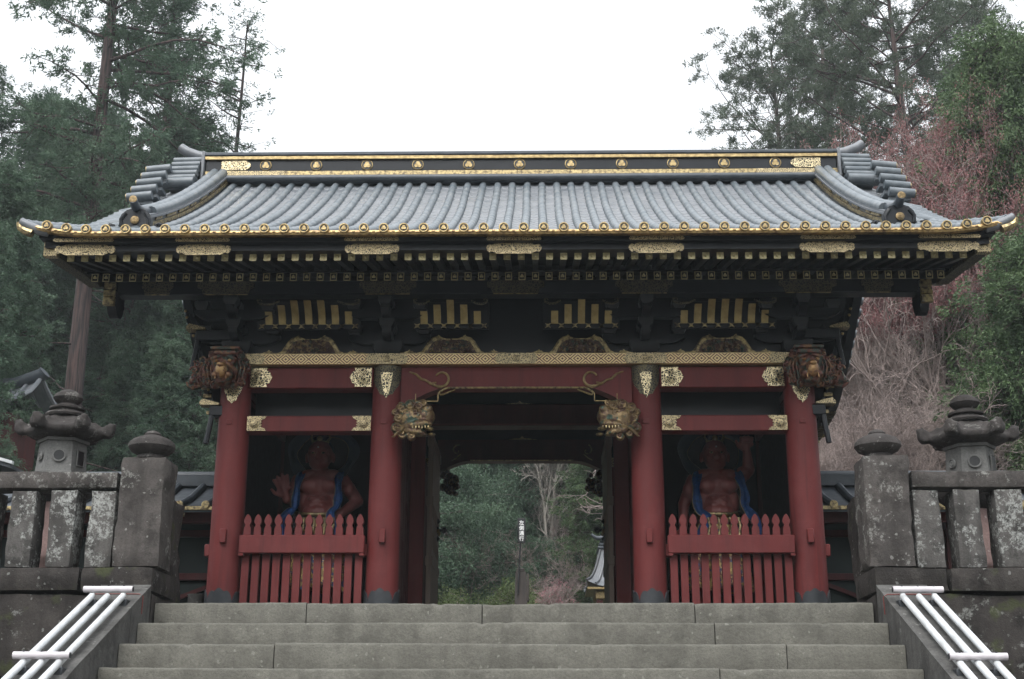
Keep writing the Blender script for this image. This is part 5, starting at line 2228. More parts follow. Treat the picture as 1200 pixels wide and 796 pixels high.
# ------------------------------------------------------------------ side corridors joined to the gate
def corridor(sg):
    side = 'left' if sg < 0 else 'right'
    t = thing('roofed_corridor', f'dark green tiled corridor running out from the {side} side of the gate', 'corridor', (sg * 8, 4.5, 0))
    X = lambda a, b: sorted((sg * a, sg * b))
    XE = 15.
    x0, x1 = X(3.1, XE)
    prof = [(3.45, 1.42), (3.9, 1.58), (4.6, 1.90), (5.3, 1.58), (5.75, 1.42)]
    mb = MB()
    mb.prism(prof + [(y, z - .05) for y, z in prof[::-1]], x0, x1, 'YZ')
    rf = put('roof', mb, 'tile_dark', t, smooth=False)
    mb = MB()
    x = 3.2
    while x < XE:
        mb.tube([(sg * x, 3.44, 1.445), (sg * x, 3.9, 1.605), (sg * x, 4.5, 1.885)], .042, 8)
        x += .30
    put('tile_rolls', mb, 'tile_dark', rf)
    mb = MB()
    mb.box(x0, x1, 4.42, 4.78, 1.85, 1.99, .01)
    mb.tube([(x0, 4.6, 2.0), (x1, 4.6, 2.0)], .07, 10)
    put('ridge', mb, 'tile_dark', rf)
    mb = MB()
    mb.box(x0, x1, 3.425, 3.447, 1.39, 1.435, .004)
    x = 3.2
    while x < XE:
        mb.lathe([(.046, 0), (.046, .02), (.036, .022), (.034, .016), (.001, .016)], 14, (sg * x, 3.432, 1.447), axis='Y')
        x += .30
    put('gilt_eave', mb, 'gold_worn', rf)
    mb = MB()
    mb.box(x0, x1, 3.62, 3.74, 1.28, 1.40, .006)
    put('eave_beam', mb, 'red_dark', t)
    mb = MB()
    mb.box(x0, x1, 4.20, 4.25, .02, 1.55, .004)
    wl_ = put('wall', mb, 'green_black', t)
    mb = MB()
    x = 3.25
    k = 0
    while x < XE - .3:
        put('rafter_end', MB().box(*sorted((sg * (x - .02), sg * (x + .02))), 3.50, 3.512, 1.33, 1.372, .003), 'gold_worn', t)
        x += .52
    for z0, z1 in ((.04, .12), (.70, .78), (1.20, 1.28)):
        put('rail', MB().box(x0, x1, 4.13, 4.197, z0, z1, .005), 'red_dark', t)
    x = 3.35
    while x < XE - 2:
        put('post', MB().box(*sorted((sg * (x - .06), sg * (x + .06))), 4.10, 4.199, .0, 1.40, .006), 'red_dark', t)
        mb = MB()
        for (a, b) in (((x + .1, .14), (x + 1.5, .68)), ((x + .1, .68), (x + 1.5, .14))):
            p0, p1 = Vector((sg * a[0], 4.155, a[1])), Vector((sg * b[0], 4.155, b[1]))
            mb.tube([p0, p1], .032, 4)
        put('lattice', mb, 'red_dark', t)
        x += 1.62


corridor(-1)
corridor(1)

# a small frame and pale bucket leaning in the gap left of the gate
mb = MB()
mb.lathe([(.075, 0), (.085, .34), (.09, .35), (.09, .36), (.078, .36), (.07, .02)], 18, (-3.32, 2.6, .0))
tag(put('bucket', mb, 'stone_grey', None, (-3.32, 2.6, 0)), 'pale grey bucket standing beside the left outer column of the gate', 'bucket')

# ------------------------------------------------------------------ things behind the gate
K = 27.2 / 20.2            # these stand in the open court behind the gate
PX_, PY_ = -.115, 16.
sp = thing('wooden_post', 'dark tapered wooden post seen through the gate opening', 'post', (PX_, PY_, 0))
mb = MB()
mb.add([(PX_ - .19, PY_ - .15, 0), (PX_ + .19, PY_ - .15, 0), (PX_ + .19, PY_ + .15, 0), (PX_ - .19, PY_ + .15, 0), (PX_ - .125, PY_ - .1, 2.34), (PX_ + .09, PY_ - .1, 2.34), (PX_ + .09, PY_ + .1, 2.34), (PX_ - .125, PY_ + .1, 2.34)],
       [(3, 2, 1, 0), (4, 5, 6, 7), (0, 1, 5, 4), (1, 2, 6, 5), (2, 3, 7, 6), (3, 0, 4, 7)])
put('shaft', mb, 'wood', sp, smooth=False)
put('post_cap', MB().box(PX_ - .10, PX_ + .06, PY_ - .08, PY_ + .08, 2.342, 2.41, .01), 'wood', sp)
put('batten', MB().box(PX_ + .105, PX_ + .15, PY_ - .12, PY_ + .12, 1.75, 2.30, .008), 'wood', sp)
SX, SY = -.115, 15.82
sg_ = thing('hanging_sign', 'narrow black sign with white characters on a thin pole', 'sign', (SX - .06, SY, 2.0))
mb = MB()
mb.tube([(SX - .075, SY + .04, 1.9), (SX - .02, SY + .04, 2.96)], .016, 8)
put('pole', mb, 'sign_black', sg_)
mb = MB()
mb.box(SX - .082, SX + .082, SY, SY + .03, 2.91, 3.42, .01)
bd = put('board', mb, 'sign_black', sg_)
fc = bpy.data.curves.new('characters', 'FONT')
fc.body = '左\n側\n通\n行'
fc.size = .100
fc.space_line = 1.08
fc.align_x = 'CENTER'
fc.extrude = .001
fc.offset = .0012
fo = bpy.data.objects.new('characters', fc)
COL.objects.link(fo)
dg = bpy.context.evaluated_depsgraph_get()
dg.update()
tm = bpy.data.meshes.new_from_object(fo.evaluated_get(dg))
bpy.data.objects.remove(fo)
tm.materials.clear()
tm.materials.append(M['white'])
ys = [v.co.y for v in tm.vertices]
cy = (min(ys) + max(ys)) / 2 if ys else 0
for v in tm.vertices:
    v.co.y -= cy
to = link('characters', tm, bd, (SX, SY - .003, 3.165))
to.rotation_euler = (R(90), 0, 0)
tm.name = 'characters'

# small pavilion roof down the slope behind the gate
pv = thing('small_pavilion', 'small pavilion with curved grey roof and gilt eave behind the gate', 'pavilion', (2.75, 25, 0))
mb = MB()
PX, PY, PZ = 2.45, 25., 3.02
n, m = 32, 9
vs, fs = [], []
for i in range(m):
    u = i / (m - 1)
    r = .95 * (1 - .42 * u ** .6)
    z = PZ + 1.05 * u ** 1.1
    for j in range(n):
        a = 2 * math.pi * j / n + math.pi / 4
        sq = 1 / max(abs(math.cos(a - math.pi / 4 + math.pi / 4)), abs(math.sin(a)))
        ca, sa = math.cos(a) * sq, math.sin(a) * sq
        corner = max(0, sq - 1.15) / .26
        vs.append((PX + r * ca, PY + r * sa, z + .16 * corner * (1 - u) ** 2))
for i in range(m - 1):
    for j in range(n):
        fs.append((i * n + j, i * n + (j + 1) % n, (i + 1) * n + (j + 1) % n, (i + 1) * n + j))
fs += [tuple(range(n - 1, -1, -1)), tuple((m - 1) * n + j for j in range(n))]
mb.add(vs, fs)
rf = put('roof', mb, 'tile', pv)
mb = MB()
for k in range(9):
    q = (k - 4) / 4
    for ax in (0, 1):
        for s in (-1, 1):
            pts = []
            for i in range(m):
                u = i / (m - 1)
                r = .95 * (1 - .42 * u ** .6)
                z = PZ + 1.05 * u ** 1.1 + .02
                a, b = q * r, s * r * 1.0
                z += .16 * max(0, abs(q) - .55) / .45 * (1 - u) ** 2
                pts.append((PX + (a if ax else b), PY + (b if ax else a), z))
            mb.tube(pts, .035, 6)
put('tile_rolls', mb, 'tile', rf)
mb = MB()
for k_ in range(3):
    mb.box(PX - .62 + .03 * k_, PX + .62 - .03 * k_, PY - .62 + .03 * k_, PY + .62 - .03 * k_, PZ + 1.05 + .09 * k_, PZ + 1.12 + .09 * k_, .02)
mb.tube([(PX - .45, PY - .6, PZ + 1.34), (PX - .66, PY - .62, PZ + 1.33), (PX - .80, PY - .64, PZ + 1.42)], [.06, .055, .04], 8)
put('finial', mb, 'tile_dark', rf)
mb = MB()
mb.box(PX - .93, PX + .93, PY - .93, PY + .93, PZ - .07, PZ - .004, .01)
mb.box(PX - .72, PX + .72, PY - .72, PY + .72, PZ - .30, PZ - .08, .02)
put('gilt_eave', mb, 'gold', pv)
for sx in (-1, 1):
    for sy in (-1, 1):
        put('post', MB().box(PX + sx * .6 - .08, PX + sx * .6 + .08, PY + sy * .6 - .08, PY + sy * .6 + .08, -.1, PZ - .31, .01), 'red_dark', pv)

# hall roof among the trees far left, and a plain lean-to roof below it
def hall(loc, label, L, hgt, wd, rz):
    t = thing('hall', label, 'hall', loc)
    mb = MB()
    vs, fs = [], []
    prof = [(-wd, hgt), (-wd * .6, hgt + wd * .20), (-wd * .25, hgt + wd * .48), (0, hgt + wd * .72), (wd * .25, hgt + wd * .48), (wd * .6, hgt + wd * .20), (wd, hgt)]
    n = 14
    for i in range(n + 1):
        x = L * (i / n * 2 - 1)
        e = abs(x) / L
        for (y, z) in prof:
            vs.append((x * (1 + .06 * (abs(y) / wd)), y, z + .22 * e ** 4))
    k = len(prof)
    for i in range(n):
        for j in range(k - 1):
            fs.append((i * k + j, (i + 1) * k + j, (i + 1) * k + j + 1, i * k + j + 1))
    mb.add(vs, fs)
    rm = Matrix.Rotation(rz, 3, 'Z')
    def P(nm, mb, mat, par=None):
        mb.v = [tuple(rm @ Vector(v) + Vector(loc)) for v in mb.v]
        return put(nm, mb, mat, par or t)
    rolls_ = MB()
    q = int(2 * L / .28)
    for i in range(q + 1):
        x = L * (i / q * 2 - 1)
        e = abs(x) / L
        rolls_.tube([(x * (1 + .06 * (abs(y) / wd)), y, z + .22 * e ** 4 + .03) for y, z in prof], .05, 6)
    rf = P('roof', mb, 'tile')
    P('tile_rolls', rolls_, 'tile', rf)
    mb = MB()
    mb.tube([(-L * 1.04, 0, hgt + wd * .72 + .36), (-L, 0, hgt + wd * .72 + .30), (-L * .7, 0, hgt + wd * .72 + .13), (0, 0, hgt + wd * .72 + .10), (L * .7, 0, hgt + wd * .72 + .13), (L, 0, hgt + wd * .72 + .30), (L * 1.04, 0, hgt + wd * .72 + .36)], .14, 10)
    P('ridge', mb, 'tile_dark', rf)
    mb = MB()
    mb.box(-L * .85, L * .85, -wd * .7, wd * .7, -.5, hgt - .02, .02)
    P('wall', mb, 'red_dark')


p = at(62, 452, 15)
p.x -= 1.9
hall((p.x, 15, hill(p.x, 15)), 'hall with curved grey tiled roof among the trees at the far left', 1.75, p.z - hill(p.x, 15) - .72, .8, R(-8))
p = at(3, 546, 8)
lt = thing('shed', 'low dark shed roof with pale edge behind the left balustrade', 'shed', (p.x - 1.0, 8, 0))
mb = MB()
mb.prism([(p.x - 2.6, p.z + .75), (p.x + .30, p.z - .07), (p.x + .30, p.z - .12), (p.x - 2.6, p.z + .70)], 7.6, 10.5)
put('roof', mb, 'tile_dark', lt, smooth=False)
mb = MB()
mb.prism([(p.x - 2.6, p.z + .80), (p.x + .32, p.z - .02), (p.x + .32, p.z - .065), (p.x - 2.6, p.z + .755)], 7.55, 7.62)
put('pale_edge', mb, 'white_pipe', lt, smooth=False)
mb = MB()
mb.box(p.x - 2.5, p.x - .2, 7.8, 10.3, -.2, p.z - .02, .02)
put('wall', mb, 'black_matt', lt)


# ------------------------------------------------------------------ trees
def mesh_tris(name, v, tri, mat):
    me = bpy.data.meshes.new(name)
    v = np.asarray(v, dtype=np.float32)
    tri = np.asarray(tri, dtype=np.int32)
    me.vertices.add(len(v))
    me.vertices.foreach_set('co', v.ravel())
    k = tri.shape[1]
    me.loops.add(tri.size)
    me.loops.foreach_set('vertex_index', tri.ravel())
    me.polygons.add(len(tri))
    me.polygons.foreach_set('loop_start', np.arange(0, tri.size, k, dtype=np.int32))
    me.polygons.foreach_set('loop_total', np.full(len(tri), k, dtype=np.int32))
    me.update(calc_edges=True)
    me.materials.append(mat)
    return me


def leaves(rg, c, d, k, L, W, spread=.8, jit=.03):
    """k pointed leaves fanning out of every clump centre c along d"""
    N = len(c)
    c = np.repeat(c, k, 0)
    d = np.repeat(d, k, 0)
    dd = d + rg.normal(size=c.shape) * spread
    dd /= np.linalg.norm(dd, axis=1, keepdims=True) + 1e-9
    b = c + rg.normal(size=c.shape) * jit
    l = L * rg.uniform(.55, 1.25, (len(c), 1))
    s = np.cross(dd, rg.normal(size=c.shape))
    s /= np.linalg.norm(s, axis=1, keepdims=True) + 1e-9
    wv = W * rg.uniform(.7, 1.3, (len(c), 1)) * .5
    v = np.stack([b, b + dd * l * .5 + s * wv, b + dd * l, b + dd * l * .5 - s * wv], 1).reshape(-1, 3)
    f = np.arange(len(c) * 4, dtype=np.int32).reshape(-1, 4)
    return v, f


def segs_mesh(name, segs, mat, n=5):
    """tapered limbs: rows of (p0, p1, r0, r1)"""
    P0 = np.array([s[0] for s in segs], dtype=float)
    P1 = np.array([s[1] for s in segs], dtype=float)
    r0 = np.array([s[2] for s in segs])[:, None]
    r1 = np.array([s[3] for s in segs])[:, None]
    d = P1 - P0
    d /= np.linalg.norm(d, axis=1, keepdims=True) + 1e-9
    ref = np.where(np.abs(d[:, 2:3]) < .9, np.array([[0, 0, 1.]]), np.array([[1., 0, 0]]))
    a = np.cross(d, ref)
    a /= np.linalg.norm(a, axis=1, keepdims=True) + 1e-9
    b = np.cross(d, a)
    ring = []
    for P, r in ((P0, r0), (P1 + d * r1 * .3, r1)):
        for j in range(n):
            th = 2 * math.pi * j / n
            ring.append(P + a * r * math.cos(th) + b * r * math.sin(th))
    v = np.stack(ring, 1).reshape(-1, 3)
    base = (np.arange(len(segs)) * 2 * n)[:, None]
    fs = []
    for j in range(n):
        fs.append(base + np.array([[j, (j + 1) % n, n + (j + 1) % n, n + j]]))
    f = np.stack(fs, 1).reshape(-1, 4)
    me = mesh_tris(name, v, f, mat)
    me.shade_smooth()
    return me


def limb(rg, segs, p, d, L, r0, r1, n=6, wob=.12, drop=0.):
    """one curved limb; returns the points along it"""
    pts = [np.array(p, float)]
    d = np.array(d, float)
    d /= np.linalg.norm(d)
    for i in range(n):
        d = d + rg.normal(size=3) * wob + np.array([0, 0, -drop])
        d /= np.linalg.norm(d)
        q = pts[-1] + d * L / n
        u0, u1 = i / n, (i + 1) / n
        segs.append((pts[-1], q, r0 + (r1 - r0) * u0, r0 + (r1 - r0) * u1))
        pts.append(q)
    return pts, d


def conifer(seed, H, clear, Rmax, nb, style, mat, bark, leaf=(7, .26, .055), r0=.30, lean=.0, thin=1., shape=.8):
    """tapered trunk, whorls of limbs that droop or rise, clumps of needles along each limb"""
    rg = np.random.default_rng(seed)
    segs = []
    n = 14
    pts = [np.array([0, 0, -.6])]
    for i in range(n):
        u = (i + 1) / n
        pts.append(np.array([lean * H * u + .12 * math.sin(u * 5 + seed), .12 * math.sin(u * 4 + seed * 2), H * u]))
    for i in range(n):
        fl = 1 + .5 * max(0, 1 - i / 1.5)
        segs.append((pts[i], pts[i + 1], r0 * (1 - i / n) ** .8 * fl + .02, r0 * (1 - (i + 1) / n) ** .8 + .02))
    tr = list(segs)
    cs, ds = [], []
    for b in range(nb):
        u = clear + (1 - clear) * ((b + rg.uniform(0, 1)) / nb)
        z = u * H
        i = min(int(u * n), n - 1)
        base = pts[i] + (pts[i + 1] - pts[i]) * (u * n - i)
        az = rg.uniform(0, 2 * math.pi)
        q = (u - clear) / (1 - clear)
        L = Rmax * ((1 - q) ** shape * .85 + .15) * rg.uniform(.55, 1.1) * min(1, .45 + q * 4)
        up_ = {'cedar': .05 + .5 * q, 'pine': .15 + .4 * q, 'cypress': .35}[style]
        d = np.array([math.cos(az), math.sin(az), up_ + rg.normal() * .12])
        lp, ld = limb(rg, segs, base, d, L, .018 + .035 * L / Rmax * (r0 / .3), .008, 6, .13, {'cedar': .05, 'pine': -.03, 'cypress': .12}[style])
        for k in range(1, len(lp)):
            if style == 'pine' and k < 3:
                continue
            p = lp[k]
            m = {'cedar': 9, 'pine': 11, 'cypress': 13}[style]
            rad = {'cedar': .30, 'pine': .34, 'cypress': .36}[style] * (.6 + .5 * L / Rmax) * (1.1 - .35 * abs(k / 3.5 - 1))
            m = int(m * thin + rg.uniform(0, 1))
            for _ in range(m):
                if _ % 4 == 0:
                    hub = rg.normal(size=3) * rad * 1.15 * np.array([1, 1, .5 if style != 'cypress' else .85])
                    segs.append((p, p + hub, .010, .005))
                off = hub + rg.normal(size=3) * np.array([.11, .11, .07])
                c = p + off
                cs.append(c)
                out = hub / (np.linalg.norm(hub) + 1e-6) * .7 + ld * .5
                out[2] += {'cedar': -.15, 'pine': .45, 'cypress': -.35}[style]
                ds.append(out)
    v, f = leaves(rg, np.array(cs), np.array(ds), *leaf, .65, .05)
    return segs_mesh('trunk', segs, M[bark], 6), mesh_tris('crown', v, f, M[mat])


def bare(seed, H, levels, spread, bark, buds=None, r0=.09, stems=3, twigs=1., upw=.25, kids=(3, 5), shrink=.62, blen=.42, rmin=.0065, budlow=0.):
    """leafless tree: forking limbs down to fine twigs, with or without buds"""
    rg = np.random.default_rng(seed)
    segs, tips = [], []

    def grow(p, d, L, r, lv):
        pts, dd = limb(rg, segs, p, d, L, r, r * .55, 4 if lv else 3, .10 + .05 * lv, -.02)
        if lv >= levels:
            tips.extend(pts[1:])
            return
        for _ in range(int(rg.integers(kids[0], kids[1] + 1))):
            k = int(rg.integers(1, len(pts)))
            e = rg.normal(size=3)
            e -= dd * e.dot(dd)
            e /= np.linalg.norm(e) + 1e-9
            nd_ = dd + e * spread * rg.uniform(.6, 1.3)
            nd_[2] += upw
            grow(pts[k], nd_, L * shrink * rg.uniform(.7, 1.2), max(rmin, r * .5), lv + 1)
        grow(pts[-1], dd + rg.normal(size=3) * .15, L * .7, max(rmin, r * .55), lv + 1)
    for s in range(stems):
        a = rg.uniform(0, 6.28)
        grow(np.array([.12 * math.cos(a), .12 * math.sin(a), -.3]), np.array([.30 * math.cos(a) * (stems > 1), .30 * math.sin(a) * (stems > 1), 1.]), H * blen, r0, 0)
    tm = segs_mesh('trunk', segs, M[bark], 4)
    cm_ = None
    if buds:
        c = np.array(tips)
        c = c[c[:, 2] > np.quantile(c[:, 2], budlow)]
        nn = int(len(c) * twigs)
        c = c[rg.integers(0, len(c), nn)] + rg.normal(size=(nn, 3)) * .05
        v, f = leaves(rg, c, rg.normal(size=c.shape), buds[1], buds[2], buds[3], 1., .03)
        cm_ = mesh_tris('crown', v, f, M[buds[0]])
    return tm, cm_


def broad(seed, H, Rr, mat, bark, nclump=900, leaf=(8, .14, .07), r0=.22, flat=.75, low=.35):
    """evergreen broadleaf crown: forking limbs and clumps of leaves with gaps between"""
    rg = np.random.default_rng(seed)
    segs, tips = [], []

    def grow(p, d, L, r, lv):
        pts, dd = limb(rg, segs, p, d, L, r, r * .6, 4, .16, 0)
        if lv >= 4:
            tips.extend(pts[1:])
            return
        for _ in range(3):
            k = int(rg.integers(2, len(pts)))
            e = rg.normal(size=3) * np.array([1, 1, flat])
            nd_ = dd * .7 + e * .55
            grow(pts[k], nd_, L * .66 * rg.uniform(.75, 1.2), max(.006, r * .55), lv + 1)
    grow(np.array([0, 0, -.4]), np.array([0, 0, 1.]), H * low, r0, 0)
    for k in range(5):
        a = 2 * math.pi * k / 5 + rg.uniform(0, .8)
        grow(np.array([0, 0, H * low * rg.uniform(.75, 1.)]), np.array([math.cos(a), math.sin(a), rg.uniform(.3, 1.2)]), Rr * .72, r0 * .5, 1)
    t_ = np.array(tips)
    c = t_[rg.integers(0, len(t_), nclump)] + rg.normal(size=(nclump, 3)) * np.array([.30, .30, .16])
    d = rg.normal(size=c.shape) * .5 + np.array([0, 0, .35])
    v, f = leaves(rg, c, d, *leaf, .9, .12)
    return segs_mesh('trunk', segs, M[bark], 5), mesh_tris('crown', v, f, M[mat])


def stubs(me_pair, seed, H, r, z0, z1, n):
    """short dead branches on a bare length of trunk"""
    rg = np.random.default_rng(seed)
    segs = []
    for k in range(n):
        z = z0 + (z1 - z0) * rg.uniform()
        a = rg.uniform(0, 6.28)
        L = rg.uniform(.25, 1.5)
        p = np.array([.012 * z, 0, z])
        limb(rg, segs, p, (math.cos(a), math.sin(a), rg.uniform(-.35, .25)), L + r, .03, .008, 5, .16, .03)
    return segs_mesh('dead_branches', segs, M['bark'], 5)


def tree(name, meshes, loc, label, group=None, rz=0., sc=1., szz=None, cat='tree'):
    t = thing(name, label, cat, loc, group)
    t.rotation_euler = (0, 0, rz)
    t.scale = (sc, sc, szz or sc)
    for nm, me in zip(('trunk', 'crown'), meshes):
        if me:
            o = bpy.data.objects.new(nm, me)
            COL.objects.link(o)
            o.parent = t
    return t


def grow_to(me, px, py, Y):
    """scale at which a tree standing at that spot reaches the height surveyed from the photograph"""
    return (at(px, py, Y).z - hill(at(px, py, Y).x, Y)) / TOP[me[0].name]


def on(px, py, Y):
    p = at(px, py, Y)
    return (p.x, Y, hill(p.x, Y))


cedarA = conifer(1, 24, .44, 4.2, 72, 'cedar', 'cedar', 'bark', (20, .13, .034), .27, .012, 1.1, .35)
cedarB = conifer(2, 22, .14, 3.4, 100, 'cedar', 'cedar', 'bark', (20, .13, .034), .26, -.01, .9, .55)
cedarC = conifer(3, 16, .06, 2.6, 130, 'cedar', 'cedar', 'bark', (20, .12, .034), .20, 0, 1.1)
cedarT = conifer(4, 21, .45, 1.5, 40, 'cedar', 'cedar', 'bark', (11, .12, .034), .16, .03, .30, .25)
pineA = conifer(5, 22, .38, 5.6, 96, 'pine', 'pine', 'bark', (26, .14, .024), .32, -.02, 1., .45)
pineB = conifer(6, 19, .34, 4.6, 84, 'pine', 'pine', 'bark_grey', (26, .14, .024), .24, .02, 1., .45)
cypA = conifer(7, 10.5, .06, 2.3, 150, 'cypress', 'cypress', 'bark', (18, .10, .032), .17, 0, 1.1, .7)
cypB = conifer(8, 8.0, .05, 1.9, 120, 'cypress', 'cypress', 'bark', (18, .09, .030), .13, 0, 1.1, .6)
pineC = conifer(17, 19, .30, 5.2, 92, 'pine', 'pine', 'bark_grey', (24, .13, .028), .24, .01, .9, .38)
broadB = broad(10, 10, 4.0, 'cedar', 'bark_grey', 5200, (18, .10, .05), .18, .7, .3)
bareA = bare(11, 8.5, 5, .70, 'twig', None, .075, 3, kids=(2, 4), rmin=.006)
bareB = bare(12, 6.5, 5, .80, 'twig', None, .055, 5, kids=(3, 5), rmin=.0045)
bareW = bare(13, 9.5, 5, .55, 'twig_pale', None, .10, 2, upw=.35, rmin=.007)
plum = bare(14, 7.5, 5, .52, 'twig', ('bud', 5, .028, .020), .07, 6, 1.3, .34, (4, 5), .60, .36, .0035, .52)
plumS = bare(15, 3.2, 4, .80, 'twig', ('blossom', 3, .04, .032), .05, 3, .20, .2)
bush = broad(16, 3.0, 2.0, 'shrub', 'twig', 1800, (16, .08, .045), .06, .8, .3)
TOP = {}
for nm_, ms in list(globals().items()):
    if isinstance(ms, tuple) and len(ms) == 2 and isinstance(ms[0], bpy.types.Mesh):
        TOP[ms[0].name] = max(max(v.co.z for v in me.vertices) for me in ms if me)


# left of the gate
x, y, z = on(77, 470, 20)
tree('cedar_tree', cedarA, (x, y, z - .2), 'tallest red-trunked cedar rising behind the left stone lantern', rz=.6, sc=1.05)
o_ = bpy.data.objects.new('dead_branch', stubs(cedarA, 3, 24, .25, 3.5, 10.5, 16))
COL.objects.link(o_)
o_.parent = [q for q in COL.objects if q.name == 'cedar_tree'][0]
x, y, z = on(166, 460, 26)
tree('cedar_tree', cedarB, (x, y, z - .2), 'slender cedar just right of the tallest red-trunked cedar', rz=2.2, sc=1.14)
x, y, z = on(232, 460, 27)
tree('cedar_tree', cedarT, (x, y, z), 'thin sparse cedar standing out alone against the sky left of the ridge', rz=.2, sc=grow_to(cedarT, 262, 12, 27))
k = 0
for (px, top, Y, me) in ((-70, 60, 19, cedarB), (8, 105, 27, cedarC), (112, 165, 31, cedarC), (-20, 190, 15, cedarC), (50, 150, 26, cedarC), (145, 175, 24, cedarC), (192, 120, 27, cedarC),
                         (238, 190, 30, cedarC), (120, 240, 25, cedarC), (212, 215, 24, cedarC), (30, 110, 34, cedarC), (90, 120, 38, cedarC), (165, 140, 36, cedarC), (-90, 120, 30, cedarC), (228, 300, 21, cedarC), (-40, 260, 13, cedarC),
                         (165, 330, 24, cedarC), (70, 215, 27, cedarC), (10, 330, 18, cedarC), (95, 300, 26, cedarC), (40, 250, 23, cedarC), (190, 390, 20, cedarC), (140, 400, 22, cedarC), (245, 380, 24, cedarC), (60, 170, 32, cedarC), (205, 150, 33, cedarC)):
    tree('cedar_tree', me, on(px, 500, Y), 'dark cedar standing in the wood left of the gate', 'cedars in the wood left of the gate', rz=k * 1.7, sc=grow_to(me, px, top, Y))
    k += 1

# right of the gate
x, y, z = on(1092, 450, 25)
tree('pine_tree', pineA, (x, y, z), 'tall forked pine behind the right end of the roof', rz=1.1, sc=1.0)
x, y, z = on(985, 450, 30)
tree('pine_tree', pineB, (x, y, z), 'spreading pine between the tall forked pine and the broad grey-green one', rz=.4, sc=1.15)
x, y, z = on(925, 450, 32)
tree('pine_tree', pineC, (x, y, z), 'broad grey-green pine reaching over the right half of the ridge', rz=.9, sc=grow_to(pineC, 925, 2, 32))
x, y, z = on(1190, 450, 28)
tree('pine_tree', pineB, (x, y, z), 'dense pine at the top right corner', rz=3.0, sc=1.15)
x, y, z = on(1062, 450, 15)
tree('plum_tree', plum, (x, y, z), 'leafless tree covered in rose pink buds beyond the right end of the roof', rz=.3, sc=grow_to(plum, 1075, 108, 15) * .54, szz=grow_to(plum, 1075, 108, 15))
for (px, top, Y, me, lab) in ((1216, 20, 13.5, cypA, 'bright green cypress crowding the right edge above the lantern'), (1186, 70, 16.0, cypA, 'darker cypress standing behind the bright green one at the right edge'), (1146, 265, 14.5, cypB, 'shorter cypress behind the right stone lantern'), (1225, 250, 10.5, cypB, 'low cypress cut by the right edge of the picture')):
    s_ = grow_to(me, px, top, Y)
    tree('cypress_tree', me, on(px, 480, Y), lab, rz=s_ * 5, sc=min(s_, 1.0), szz=s_)
k = 0
for (px, top, Y, me) in ((1000, 375, 14, bareB), (1040, 330, 16, bareA), (1085, 380, 15, bareB), (1020, 340, 19, bareA), (1065, 320, 21, bareA), (1110, 350, 19, bareB), (985, 340, 22, bareB), (1045, 430, 12, bareB), (1010, 440, 12.5, bareB), (1085, 440, 12.6, bareB), (1060, 290, 24, bareA)):
    tree('bare_tree', me, on(px, 500, Y), 'leafless brown-grey tree in the thicket right of the gate', 'leafless trees right of the gate', rz=k * 2.1, sc=grow_to(me, px, top, Y))
    k += 1
k = 0
for (px, top, Y, me) in ((975, 330, 34, cedarC), (1015, 360, 36, cedarC), (1120, 230, 32, cedarC), (1180, 150, 36, cedarC), (1240, 120, 26, cedarC), (1075, 340, 44, cedarC), (1150, 260, 28, cedarC)):
    tree('cedar_tree', me, on(px, 500, Y), 'dark cedar on the slope right of the gate', 'cedars on the slope right of the gate', rz=k * 1.3, sc=grow_to(me, px, top, Y))
    k += 1

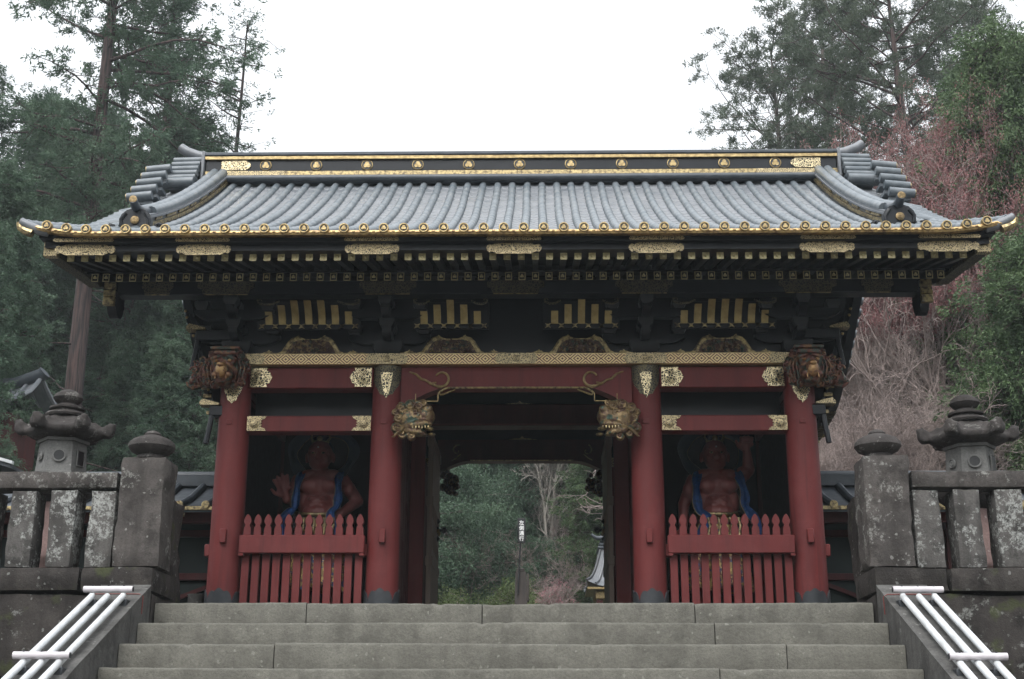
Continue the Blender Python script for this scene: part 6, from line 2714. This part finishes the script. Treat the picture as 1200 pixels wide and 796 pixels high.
# seen through the gate opening
x, y, z = on(640, 690, 34)
tree('birch_tree', bareW, (x, y, z), 'pale-barked bare tree standing tallest in the gate opening', rz=.7, sc=1.12)
x, y, z = on(640, 700, 24)
tree('plum_tree', plumS, (x, y, z + 1.3), 'small pink blossoming tree low in the gate opening', rz=.2, sc=.66)
tree('shrub', bush, (on(570, 700, 26)[0], 26, 1.6), 'yellow-green shrub low at the left of the gate opening', rz=.2, sc=.65, cat='shrub')
tree('cypress_tree', cypA, on(705, 700, 31), 'green cypress at the right of the gate opening', rz=1., sc=.80)
tree('cypress_tree', cypB, on(672, 700, 36), 'smaller green cypress between the pale bare tree and the pavilion', rz=2., sc=.72)
k = 0
for (px, top, Y, me) in ((585, 605, 30, bareA), (612, 560, 36, bareA), (668, 550, 38, bareA), (598, 540, 43, bareA), (556, 620, 29, bareA), (648, 620, 31, bareA), (570, 575, 38, bareA), (690, 590, 33, bareA)):
    tree('bare_tree', me, on(px, 690, Y), 'leafless brown tree on the hillside seen through the gate', 'leafless trees seen through the gate', rz=k * 2.1, sc=grow_to(me, px, top, Y))
    k += 1
k = 0
for Y, pxs, s in ((31, (516, 546, 600), .46), (36, (530, 566, 622, 660), .50), (40, (526, 552, 580, 690, 715), .62), (47, (520, 545, 575, 605, 650, 700), .66), (55, (510, 545, 580, 615, 650, 685, 720), .70), (64, (520, 560, 600, 640, 680, 720), .72), (74, (530, 580, 630, 680), .75)):
    for px in pxs:
        me = (cedarC, broadB, cedarC, cedarB)[k % 4]
        tree('hillside_tree', me, on(px + (k % 3) * 4, 640, Y + (k % 4) * 1.3), 'evergreen on the hillside behind the gate', 'evergreens on the hillside behind the gate', rz=k * 1.9, sc=s * (1.25 if me is broadB else .85 if me is cedarB else 1))
        k += 1
# the same wood goes on behind the gate's posts and walls
k = 0
for Y, xs_, top in ((30, (-13, -10.5, -8, -5.5, -3.4, 4.6, 7, 9.5, 12), 4.0), (38, (-16, -12.5, -9, -6, 5.5, 8.5, 12, 15), 6.0), (48, (-20, -15, -11, -7.5, 6.5, 10, 14, 19), 7.0), (60, (-22, -16, -11, 9, 14, 20), 8.0)):
    for x_ in xs_:
        me = (cedarC, broadB, cedarC)[k % 3]
        y_ = Y + (k % 4) * 1.1
        tree('hillside_tree', me, (x_, y_, hill(x_, y_)), 'evergreen on the hillside behind the gate', 'evergreens on the hillside behind the gate', rz=k * 1.9, sc=top * 1.6 * (1 + .12 * math.sin(k * 2.3)) / TOP[me[0].name])
        k += 1
